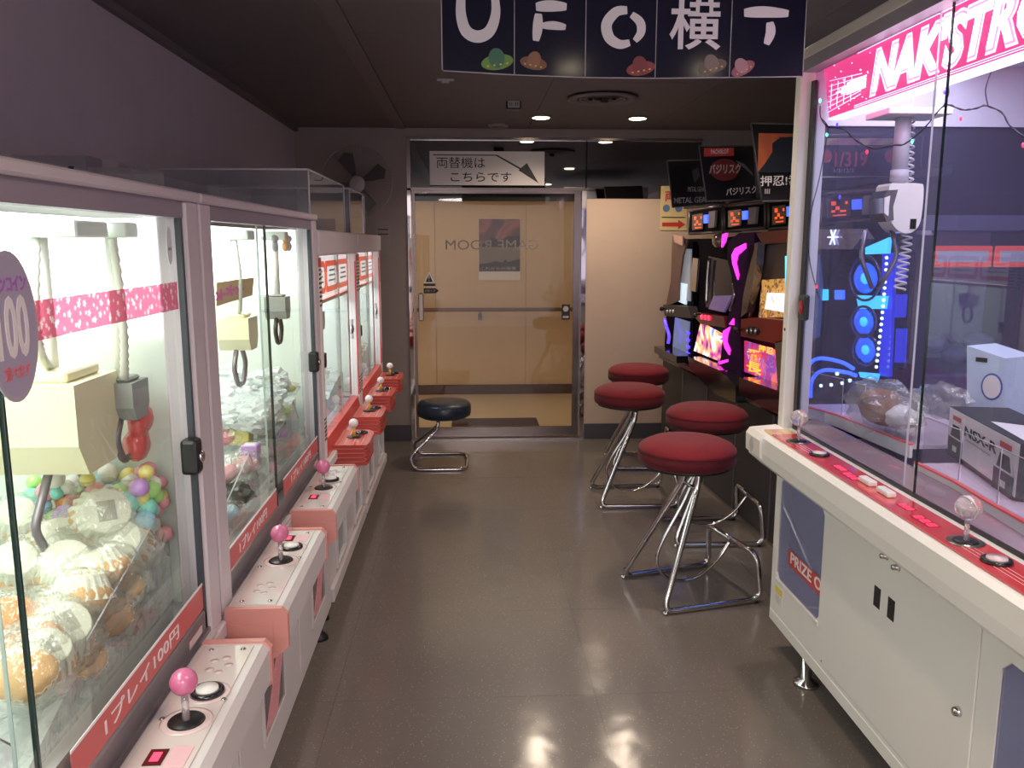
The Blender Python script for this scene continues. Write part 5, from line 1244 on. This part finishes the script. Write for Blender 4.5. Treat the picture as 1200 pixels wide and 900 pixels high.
# --- machine A (far)
s1 = slot_root(5.50, 6.16, 'dark reel machine farthest along the counter, with blue-grey screens and side lever')
rplate('side_shell', [(788, 277), (806, 280), (800, 300), (796, 330), (795, 352), (780, 360), (786, 330), (787, 300)], .02, mat('rosy_chrome', (.16, .09, .08), .3, .4), s1)
rplate('front_shell', [(796, 285), (812, 283), (812, 445), (778, 418), (781, 366), (787, 340), (792, 310)], .06, M['slotd'], s1, .03)
rplate('upper_screen', [(797, 291), (809, 292), (808, 353), (795, 350)], .045, mat('grey_screen', (.20, .20, .22), .15, emit=(.35, .38, .42), es=.35), s1)
rplate('lit_screen', [(796, 331), (805, 333), (803, 357), (794, 353)], .04, mat('pale_screen', (.5, .6, .7), .2, emit=(.55, .68, .8), es=.8), s1)
rplate('console', [(777, 357), (806, 359), (810, 373), (779, 370)], -.01, mat('console_grey', (.05, .045, .05), .3, spec=.2), s1, .06)
for px in (782.5, 786, 789.5): obj('reel_button', MB().lathe([(.0001, -.01), (.012, -.009), (.014, 0), (.0001, 0)], rp(px, 365, -.012), 12, 'x'), M['wplast'], s1)
obj('lever', MB().tube([rp(780, 362, -.01), rp(776, 362, -.05)], .006, 8).ball(rp(775.5, 362, -.055), .017, sub=2), M['black'], s1)
rplate('lower_screen', [(791, 372), (807, 377), (804, 417), (788, 408)], .045, mat('blue_grey_screen', (.12, .15, .25), .2, emit=(.20, .25, .42), es=.45), s1)
rtube('side_lamp', [(779, 374), (781, 383), (784, 393), (783, 402)], .0, .012, M['violet'], s1)
for k in range(5): rplate('edge_led', [(804, 388 + k * 8), (807, 390 + k * 8), (806, 393 + k * 8), (804, 391 + k * 8)], .04, M['violet'], s1)
rplate('chrome_strip', [(812, 302), (818, 303), (815, 342), (808, 340)], .0, M['chrome'], s1)
rplate('top_lamp', [(789, 275), (800, 277), (800, 288), (790, 284)], .0, mat('rosy_lamp', (.6, .35, .28), .25, coat=.5), s1)
rowbox('coin_tray', 5.55, 6.12, -.08, .06, .752, .80, M['blackg'], s1)
# --- machine B (magenta)
s2 = slot_root(4.69, 5.48, 'purple and black reel machine in the middle with curved glowing magenta strips')
rplate('front_shell', [(818, 283), (866, 276), (866, 450), (812, 425), (812, 380), (826, 330)], .07, M['slotd'], s2, .03)
rplate('wing_panel', [(853, 283), (866, 273), (884, 272), (884, 292), (877, 318), (870, 350), (866, 378), (868, 400), (868, 448), (843, 436), (843, 427), (852, 373), (862, 352), (859, 328), (852, 303)], .0, M['slotp'], s2, .05)
rplate('magenta_strip', [(873, 285), (861, 291), (857, 299), (858, 309), (864, 328), (865, 322), (862, 308), (864, 299), (873, 291)], -.008, M['magenta'], s2)
rplate('magenta_strip', [(855, 383), (847, 388), (846, 397), (849, 408), (854, 416), (855, 410), (851, 400), (852, 392)], -.008, M['magenta'], s2)
rplate('magenta_strip', [(859, 373), (854, 380), (859, 381)], -.008, M['magenta'], s2)
rplate('magenta_strip', [(841, 424), (852, 421), (852, 424), (843, 427)], -.008, M['magenta'], s2)
rplate('magenta_strip', [(846, 275), (851, 273), (849, 283), (845, 290)], -.008, M['magenta'], s2)
obj('top_dome', MB().ball(rp(842, 282, .03), .06, .6, 1.2, .75, sub=3), mat('smoky_dome', (.30, .22, .18), .1, .5, coat=.5), s2)
rplate('reel_glass', [(830, 300), (853, 305), (860, 338), (856, 364), (827, 360)], .05, mat('reel_smoke', (.02, .016, .024), .15, spec=.25), s2)
rplate('violet_trim', [(836, 347), (858, 346), (848, 366), (830, 362)], .035, mat('violet_trim', (.16, .10, .30), .2, coat=.6, emit=(.3, .2, .6), es=.15), s2)
rtube('chrome_curve', [(831, 305), (829, 330), (828, 355)], .03, .010, M['chrome'], s2)
rtube('chrome_curve', [(859, 332), (861, 346), (856, 364)], .03, .010, M['chrome'], s2)
rplate('console', [(817, 366), (848, 371), (850, 384), (822, 380), (815, 373)], -.01, mat('console_maroon', (.16, .02, .03), .2, coat=.6), s2, .06)
for px in (823, 827, 831): obj('reel_button', MB().lathe([(.008, -.010), (.014, -.008), (.016, 0), (.008, 0)], rp(px, 371.5 + (px - 823) * .15, -.012), 14, 'x'), M['redled'], s2)
rplate('lit_screen', [(821, 378), (845, 391), (842, 423), (813, 411)], .02, art_mat('action_art', [(.05, .02, .08), (.5, .06, .3), (.95, .45, .12), (.9, .85, .95), (.15, .15, .5)], 7, 1.3), s2)
sb = rplate('coin_tray', [(806, 418), (843, 434), (862, 452), (862, 472), (838, 462), (808, 432)], -.08, M['blackg'], s2, .10)
obj('lever', MB().tube([rp(818, 368, -.01), rp(816, 370, -.05)], .006, 8).ball(rp(815, 370, -.055), .016, sub=2), M['black'], s2)
# --- machine C (red)
s3 = slot_root(3.96, 4.67, 'red and chrome reel machine nearest the white crane game, orange lettering on its lit panel')
rplate('front_shell', [(870, 275), (930, 270), (932, 475), (868, 440)], .08, mat('slot_maroon', (.05, .015, .015), .5, spec=.05), s3, .03)
rplate('clear_column', [(878, 288), (888, 284), (886, 310), (881, 340), (875, 366), (868, 372), (871, 345), (875, 315)], .0, mat('silver_lens', (.20, .18, .20), .12, .8, coat=.3), s3, .04)
rtube('chrome_curve', [(890, 283), (889, 310), (884, 345), (879, 372)], .03, .010, M['chrome'], s3)
rplate('top_panel', [(886, 273), (930, 268), (930, 284), (893, 286)], .0, mat('top_dark_red', (.12, .015, .02), .2, spec=.3), s3, .06)
rplate('reel_glass', [(893, 288), (925, 285), (925, 330), (888, 330)], .05, mat('clear_reel_cover', (.06, .045, .045), .15, spec=.3), s3)
rplate('lit_board', [(893, 328), (928, 326), (928, 372), (889, 372)], .04, art_mat('gold_board', [(.10, .03, .02), (.45, .22, .05), (.7, .4, .1), (.15, .05, .10)], 25, .6), s3)
rplate('reel_window', [(899, 343), (924, 344), (924, 367), (896, 362)], .03, art_mat('reel_print', [(.5, .55, .8), (.75, .75, .85), (.8, .85, .95), (.6, .5, .3)], 28, .9), s3)
rplate('console', [(868, 374), (884, 372), (924, 376), (924, 396), (905, 402), (868, 394)], -.02, M['slotr'], s3, .07)
obj('button_cluster', MB().prism([rp(881 + 8.5 * math.cos(a), 388 + 6 * math.sin(a), -.025) for a in [2 * PI * i / 20 for i in range(20)]], (0, 0, 0), (.01, 0, 0)), M['black'], s3)
for px in (876, 881, 886): obj('reel_button', MB().lathe([(.010, -.010), (.014, -.008), (.016, 0), (.010, 0)], rp(px, 388, -.027), 14, 'x'), M['steel'], s3)
obj('lever', MB().tube([rp(868, 386, -.02), rp(864, 386, -.06)], .006, 8).ball(rp(863, 386, -.065), .018, sub=2), M['black'], s3)
lp = rplate('lit_panel', [(868, 398), (908, 410), (912, 450), (868, 434)], .02, art_mat('hero_art', [(.25, .02, .25), (.55, .03, .05), (.12, .05, .4), (.8, .15, .1)], 9, .9), s3)
for ch, x0, y0, x1, y1, hp in (('番', 875, 420, 892, 425.5, 13), ('長', 875, 434, 892, 440.5, 13), ('押', 889, 411.5, 897, 413.5, 8), ('忍', 898, 414, 906, 416, 8)):
    a_, b_ = rp(x0, y0, .012), rp(x1, y1, .012)
    text(ch, 'panel_lettering', frame(a_, b_ - a_, (0, 0, 1)), width=(b_ - a_).length, height=hp * a_.y / FPX, m=mat('orange_glow', (1, .45, .03), .3, emit=(1, .36, .02), es=1.6), parent=lp, bold=.012)
rplate('silver_cheek', [(908, 402), (924, 398), (924, 470), (912, 462)], -.01, mat('silver_lens', (.45, .42, .45), .12, .6), s3)
rplate('blue_lamp_strip', [(920, 300), (924, 300), (924, 360), (920, 362)], -.01, M['cyan'], s3)
rplate('coin_tray', [(866, 442), (912, 458), (930, 470), (930, 488), (900, 480), (866, 462)], -.09, M['blackg'], s3, .11)
# --- machine D (blue, seen through the cabinet)
s4 = slot_root(3.12, 3.93, 'blue-lit reel machine seen through the glass of the right crane game')
rplate('front_shell', [(940, 275), (1052, 265), (1058, 470), (938, 465)], .08, M['slotd'], s4, .03)
rplate('clear_top', [(948, 270), (1000, 268), (1008, 280), (1000, 292), (955, 292)], .0, mat('clear_top_lamp', (.25, .25, .32), .1, .4, coat=.8), s4, .06)
st_ = MB(); cS = rp(976, 278, -.006)
for k in range(6):
    a = k * PI / 3; st_.tube([cS, cS + Vector((0, .05 * math.cos(a), .035 * math.sin(a)))], .004, 5)
obj('snow_lamp', st_, mat('snow_glow', (.8, .85, 1), .3, emit=(.7, .75, 1), es=2), s4)
rplate('cyan_panel', [(1014, 290), (1042, 278), (1040, 297), (1014, 298)], .0, M['cyan'], s4)
rplate('cyan_panel', [(1003, 346), (1038, 347), (1036, 362), (1006, 362)], .0, M['cyan'], s4)
rplate('cyan_panel', [(1006, 436), (1028, 438), (1026, 446), (1008, 442)], .0, M['cyan'], s4)
rplate('cyan_panel', [(958, 339), (968, 339), (968, 352), (958, 352)], .03, M['cyan'], s4)
rplate('cyan_panel', [(978, 340), (987, 340), (987, 351), (978, 351)], .03, M['bluel'], s4)
for (px, py, rr_) in ((1014, 326, .05), (1012, 377, .042), (1014, 410, .042)):
    L0 = obj('round_lamp', MB().ball(rp(px, py, .03), rr_, .4, 1.9, 1.25, sub=3, amp=.08, fr=5), mat('blue_facet', (.05, .2, .9), .15, coat=.8, emit=(.02, .12, .9), es=1.3), s4)
    obj('lamp_core', MB().ball(rp(px, py, .01), rr_ * .4, .5, 1.8, 1.2, sub=2), M['cyan'], L0)
    obj('lamp_bezel', MB().tube([rp(px + (18 if rr_ > .045 else 15) * math.cos(a), py + (26 if rr_ > .045 else 18) * math.sin(a), .0) for a in [2 * PI * i / 24 for i in range(24)]], .006, 6, True), mat('smoke_bezel', (.1, .1, .2), .1, .6), L0)
ld = MB()
for k in range(19):
    f = k / 18; ld.ball(rp(1039 - 12 * f ** 1.3, 302 + 128 * f, -.004), .0065, sub=1)
obj('led_row', ld, M['led'], s4)
rplate('violet_column', [(1034, 298), (1048, 296), (1042, 442), (1030, 440)], .02, mat('deep_blue_glow', (.03, .04, .4), .2, emit=(.03, .04, .8), es=.8), s4)
for a, b in ((300, 330), (345, 372), (385, 425)): rplate('side_frame', [(1050, a), (1060, a), (1058, b), (1048, b)], .01, mat('deep_blue_glow', (.03, .04, .4), .2), s4)
for pts in ([(944, 445), (948, 428), (960, 420), (985, 424), (1000, 432)], [(950, 466), (952, 445), (965, 434), (990, 436), (1003, 440)], [(942, 450), (941, 436), (946, 424)]):
    rtube('blue_tube_lamp', pts, -.03, .008, M['bluel'], s4)
for px, py in ((962, 452), (974, 451), (987, 449), (996, 446), (981, 438)): obj('spot_led', MB().ball(rp(px, py, -.035), .008, sub=1), M['led'], s4)
rplate('side_lens', [(948, 300), (958, 298), (962, 335), (958, 395), (948, 400)], .02, mat('dim_blue_lens', (.08, .12, .25), .1, .3, coat=.8, emit=(.05, .15, .4), es=.35), s4)
rplate('console', [(945, 425), (1000, 420), (1004, 436), (960, 446), (944, 440)], -.01, M['slotd'], s4, .06)

# data counters above the machines
def dquad(pts, dx): return [rp(px, py, dx) for px, py in pts]
DC = [([(808, 274), (847, 272), (847, 241), (808, 247)], 'small data counter display above the farthest reel machine'), ([(849.5, 271), (897, 267), (897, 237), (849.5, 241.5)], 'small data counter display above the purple reel machine'),
      ([(901, 269), (950, 264), (950, 230), (901, 236)], 'small data counter display above the red reel machine'), ([(962, 262), (1048, 256), (1048, 222), (962, 227)], 'small data counter display above the blue-lit reel machine')]
for i, (pts, lab) in enumerate(DC):
    P = dquad(pts, .10); t = thing('data_counter', lab, 'display', P[0], 'data counters above the reel machines')
    obj('housing', MB().prism(P, (0, 0, 0), (.12, 0, 0)), M['slotd'], t)
    e = MB()
    for a, b in zip(P, P[1:] + P[:1]): e.tube([a, b], .009, 4)
    obj('bezel', e, mat('counter_bezel', (.17, .14, .13), .3, .5), t)
    (x0, y0), (x1, y1), (x2, y2), (x3, y3) = pts
    def I(u, v_): 
        xa, ya = x0 + (x1 - x0) * u, y0 + (y1 - y0) * u; xb_, yb_ = x3 + (x2 - x3) * u, y3 + (y2 - y3) * u
        return (xa + (xb_ - xa) * v_, ya + (yb_ - ya) * v_)
    obj('display', MB().prism(dquad([I(.08, .15), I(.40, .17), I(.40, .82), I(.08, .80)], .085), (0, 0, 0), (.01, 0, 0)), mat('black_display', (.015, .01, .012), .15, coat=.6), t)
    obj('grey_button_panel', MB().prism(dquad([I(.56, .2), I(.74, .2), I(.78, .85), I(.58, .85)], .08), (0, 0, 0), (.015, 0, 0)), mat('panel_grey', (.20, .19, .20), .4), t)
    d = MB()
    for (u, v_, w_, h_) in ((.14, .58, .06, .14), (.20, .42, .05, .12), (.14, .34, .05, .08), (.26, .34, .08, .07), (.33, .6, .03, .1), (.16, .22, .18, .04)):
        d.prism(dquad([I(u, v_), I(u + w_, v_), I(u + w_, v_ + h_), I(u, v_ + h_)], .083), (0, 0, 0), (.002, 0, 0))
    obj('red_digits', d, mat('digit_red', (1, .1, .04), .3, emit=(1, .09, .03), es=.9), t)
    obj('blue_button', MB().prism(dquad([I(.42, .4), I(.53, .4), I(.53, .74), I(.42, .74)], .078), (0, 0, 0), (.01, 0, 0)), mat('button_blue', (.05, .1, .95), .3, emit=(.05, .12, 1), es=1.6), t)
# poster boards above the data counters
def board(pts, Y, lab, border=M['dark']):
    P = [at(px, py, Y) for px, py in pts]; t = thing('game_poster', lab, 'poster', P[0], 'posters above the reel machines')
    obj('board', MB().prism(P, (0, 0, 0), (0, .008, 0)), mat('poster_black', (.012, .011, .013), .25, coat=.4), t)
    e = MB()
    for a, b in zip(P, P[1:] + P[:1]): e.tube([a, b], .004, 5)
    obj('edge_strip', e, mat('poster_edge', (.12, .11, .11), .3), t)
    return t, P
def pt(px, py, Y): return at(px, py, Y - .002)
def ptext(s, px0, py0, px1, py1, hpx, Y, m, t, name='lettering', **k):
    a, b = pt(px0, py0, Y), pt(px1, py1, Y); return text(s, name, frame(a, b - a, (0, 0, 1)), width=(b - a).length, height=hpx * Y / FPX, m=m, parent=t, **k)
SIL = mat('silver_ink', (.38, .36, .37), .4)
Y1 = 5.35; t, P = board([(788, 243), (850, 238), (846, 187), (782, 188.5)], Y1, 'dark poster with silver lettering above the farthest reel machine')
ptext('METAL GEAR SOLID', 790, 238.5, 853, 236, 6.5, Y1, SIL, t, bold=.02)
ptext('SNAKE EATER', 826, 242, 854, 241, 3, Y1, SIL, t)
ptext('METAL GEAR', 806, 224.5, 826, 224.5, 5.5, Y1, M['gink'], t)
obj('grey_print', MB().prism([pt(px, py, Y1) for px, py in ((811, 200), (818, 196), (820, 206), (814, 214))], (0, 0, 0), (0, -.001, 0)), mat('dim_print', (.08, .08, .08), .4), t)
Y2 = 4.70; t, P = board([(828, 236), (887, 233), (883, 171), (819, 171)], Y2, 'dark red poster with a red tab, middle of the three by the ceiling')
obj('red_tab', MB().prism([pt(px, py, Y2) for px, py in ((825, 183.5), (860, 182.5), (860, 173), (825, 173.5))], (0, 0, 0), (0, -.001, 0)), mat('tab_red', (.65, .05, .04), .4), t)
ptext('PACHISLOT', 833, 180.5, 854, 180, 5, Y2, M['wink'], t, bold=.02)
obj('round_crest', MB().prism([pt(849 + 17 * math.cos(a), 199 + 13 * math.sin(a), Y2) for a in [2 * PI * i / 24 for i in range(24)]], (0, 0, 0), (0, -.001, 0)), mat('crest_red', (.20, .02, .02), .4), t)
ptext('バジリスク', 831, 204, 868, 203, 11, Y2 - .002, mat('gold_ink', (.62, .48, .40), .4), t, bold=.03)
ptext('バジリスク', 851, 229.5, 887, 226, 8.5, Y2, M['wink'], t, bold=.02)
ptext('III', 896, 226, 902, 226, 5, 4.2, M['wink'], t) if False else None
obj('pale_sweep', MB().prism([pt(px, py, Y2) for px, py in ((862, 188), (872, 192), (882, 203), (882, 206), (871, 196))], (0, 0, 0), (0, -.001, 0)), mat('dim_lilac_print', (.16, .14, .17), .4), t)
Y3 = 4.10; t, P = board([(893, 236), (960, 234), (958, 146), (880, 144.5)], Y3, 'dark poster with an orange picture panel, nearest of the three by the ceiling')
obj('orange_panel', MB().prism([pt(px, py, Y3) for px, py in ((888, 202), (948, 202), (944, 157), (889, 156))], (0, 0, 0), (0, -.001, 0)), art_mat('ember_print', [(.45, .10, .05), (.6, .16, .06), (.5, .10, .07)], 3, 0), t)
obj('dark_shape', MB().prism([pt(px, py, Y3 - .002) for px, py in ((888, 202), (896, 192), (905, 178), (905, 168), (914, 161), (935, 160), (944, 166), (948, 202))], (0, 0, 0), (0, -.001, 0)), mat('navy_print', (.015, .02, .035), .4), t)
ptext('押忍!番長', 891, 218.5, 952, 216.5, 12, Y3, M['wink'], t, bold=.01)
ptext('III', 896, 227, 902, 227, 5.5, Y3, M['gink'], t, bold=.02)
Y4 = 3.42; t, P = board([(956, 208), (1078, 207), (1082, 158), (950, 158)], Y4, 'dark notice board with red odds figures seen through the right crane game glass')
obj('picture_strip', MB().prism([pt(px, py, Y4) for px, py in ((962, 170), (1050, 170), (1050, 162), (962, 162))], (0, 0, 0), (0, -.001, 0)), art_mat('candy_print', [(.5, .2, .3), (.7, .6, .3), (.3, .3, .6)], 9, 0), t)
RO = mat('odds_red', (.50, .08, .12), .4)
ptext('1/319', 978, 196, 1016, 195, 17, Y4, RO, t, bold=.02)
ptext('54%', 1052, 193, 1070, 192, 10, Y4, RO, t, bold=.02)
ptext('3/3/12/3', 976, 202.5, 1000, 202, 4.5, Y4, SIL, t)
for px in (968, 1044): obj('red_disc', MB().prism([pt(px + 7 * math.cos(a), 183 + 8 * math.sin(a), Y4) for a in [2 * PI * i / 20 for i in range(20)]], (0, 0, 0), (0, -.001, 0)), RO, t)
# beam carrying the posters
rowbox('poster_rail', 3.1, 6.3, .16, .20, 1.80, 1.83, M['dark'], None, label='dark rail above the data counters carrying the poster boards', cat='rail')

# added solid machine in place of a red crane game's reflection in the glass
t = thing('retro_crane_game', 'red-framed crane game standing in for a reflection in the right cabinet end glass', 'crane game', (2.1, 3.6, .751))
xa, xb2, yf = 1.80, 2.40, 3.30
obj('cabinet_body', MB().box(xa, xb2, yf, yf + .6, .751, 1.02, .01), mat('dim_lilac_body', (.25, .25, .32), .5), t)
obj('rear_panel', MB().box(xa, xb2, yf + .5, yf + .6, 1.02, 1.60), M['innerb'], t)
for x in (xa, xb2 - .04): obj('post', MB().box(x, x + .04, yf, yf + .04, 1.02, 1.60), M['wplast'], t)
obj('top_cap', MB().box(xa, xb2, yf, yf + .6, 1.60, 1.66), mat('dim_lilac_body', (.25, .25, .32), .5), t)
for k in range(2): 
    a = xa + .05 + k * .26
    tl = obj('header_tile', MB().box(a, a + .25, yf + .001, yf + .012, 1.455, 1.54, .004), MATS['orange_red_tile'], t)
    obj('tile_centre', MB().box(a + .02, a + .23, yf - .003, yf, 1.475, 1.52), mat('tile_grey', (.4, .4, .45), .4, emit=(.6, .6, .7), es=.3), tl)
obj('pane', MB().box(xa + .04, xb2 - .04, yf + .02, yf + .024, 1.02, 1.45), M['glassb'], t)
for i in range(5):
    c = Vector((xa + .1 + i * .1, yf + .2, 1.08 + .05 * (i % 2)))
    a = MB(); a.ball(c, .06, 1, 1, .8, 2, .3, 2, i + 90)
    obj('bagged_content', a, M['bagw'], t)

# ================================================================ STOOLS
def red_stool():
    t = thing('bar_stool', '', 'stool', (0, 0, 0), 'red velour stools by the reel machines')
    r = .212; so = -.03
    obj('seat', MB().lathe([(.0001, .684), (.10, .682), (.16, .674), (.195, .658), (r, .640), (r, .632), (.0001, .632)][::-1], (so, 0, .026), 48), M['velvet'], t)
    obj('seat_side', MB().lathe([(r, .632), (r + .002, .60), (r - .002, .578), (.195, .570), (.0001, .570)][::-1], (so, 0, .026), 48), M['velvet_shaded'], t)
    obj('seat_seam', MB().tube([(so + r * .998 * math.cos(a), r * .998 * math.sin(a), .658) for a in [2 * PI * i / 48 for i in range(48)]], .003, 5, True), M['velvet_shaded'], t)
    obj('seat_base', MB().lathe([(.0001, .552), (.165, .552), (.192, .560), (.194, .572), (.0001, .572)], (so, 0, .026), 40), M['black'], t)
    R_ = .0135
    for s in (-1, 1):
        P = [(.02, s * .055, .553), (.015, s * .06, .47), (-.215, s * .20, R_ + .03), (-.20, s * .21, R_), (.20, s * .215, R_), (.235, s * .21, .05), (.225, s * .19, .17), (.18, s * .13, .20), (.18, 0, .20)]
        P = [(.0, s * .055, .58), (-.005, s * .06, .50), (-.235, s * .205, R_), (.235, s * .215, R_), (.215, s * .20, .215), (.215, 0, .215)]
        obj('leg_frame', MB().tube(fillet(P, .055, 6), R_, 12), M['chrome'], t)
        obj('foot_pad', MB().lathe([(.0001, 0), (.011, 0), (.013, .006), (.010, .018), (.0001, .018)], (-.225, s * .207, 0), 12), M['chrome'], t)
        obj('foot_pad', MB().lathe([(.0001, 0), (.011, 0), (.013, .004), (.0001, .006)], (.21, s * .215, 0), 12), M['black'], t)
    obj('cross_brace', MB().tube([(-.01, -.065, .49), (-.01, .065, .49)], .008, 8), M['chrome'], t)
    P = catmull([(.03, 0, .58), (-.03, 0, .43), (-.15, 0, .22), (-.155, 0, .13), (-.09, 0, .06), (.03, 0, .05), (.14, 0, .12), (.21, 0, .21)], 6)
    obj('footrest_hoop', MB().tube(P, .008, 10), M['chrome'], t)
    return t
SP = [(.985, 3.56, .26, 'red velour round stool on chrome legs, nearest the white crane game'), (1.285, 4.30, 0.0, 'red velour round stool directly behind the nearest stool, close to the counter'),
      (1.0, 4.96, 0.01, 'red velour round stool standing farthest out in the aisle, its left edge free'), (1.225, 5.80, -.03, 'red velour round stool farthest back, against the cream wall')]
s0 = red_stool()
for i, (x, y, rz, lab) in enumerate(SP):
    o = s0 if i == 0 else copy_tree(s0)
    o.location = (x, y, 0); o.rotation_euler = (0, 0, rz); o['label'] = lab
b = thing('low_stool', 'low dark blue vinyl stool with chrome cantilever base in front of the glass door', 'stool', (-.16, 5.86, 0))
bx0, by0 = -.178, 5.86
obj('seat', MB().lathe([(.0001, .335), (.155, .335), (.187, .352), (.193, .385), (.190, .425), (.172, .447), (.12, .455), (.0001, .452)], (bx0, by0, 0), 44), M['vinyl'], b)
obj('seat_piping', MB().tube([(bx0 + .189 * math.cos(a), by0 + .189 * math.sin(a), .428) for a in [2 * PI * i / 44 for i in range(44)]], .003, 5, True), M['vinyl'], b)
for s in (-1, 1):
    P = [(bx0 - .04, by0 + s * .06, .338), (bx0 - .04, by0 + s * .07, .265), (bx0 - .235, by0 + s * .20, .09), (bx0 - .20, by0 + s * .225, .012), (bx0 + .155, by0 + s * .225, .012), (bx0 + .16, by0, .012)]
    obj('leg_frame', MB().tube(fillet(P, .06, 6), .012, 12), M['chrome'], b)
obj('seat_plate', MB().box(bx0 - .09, bx0 + .09, by0 - .09, by0 + .09, .325, .337), M['black'], b)
print('objects', len(bpy.data.objects))
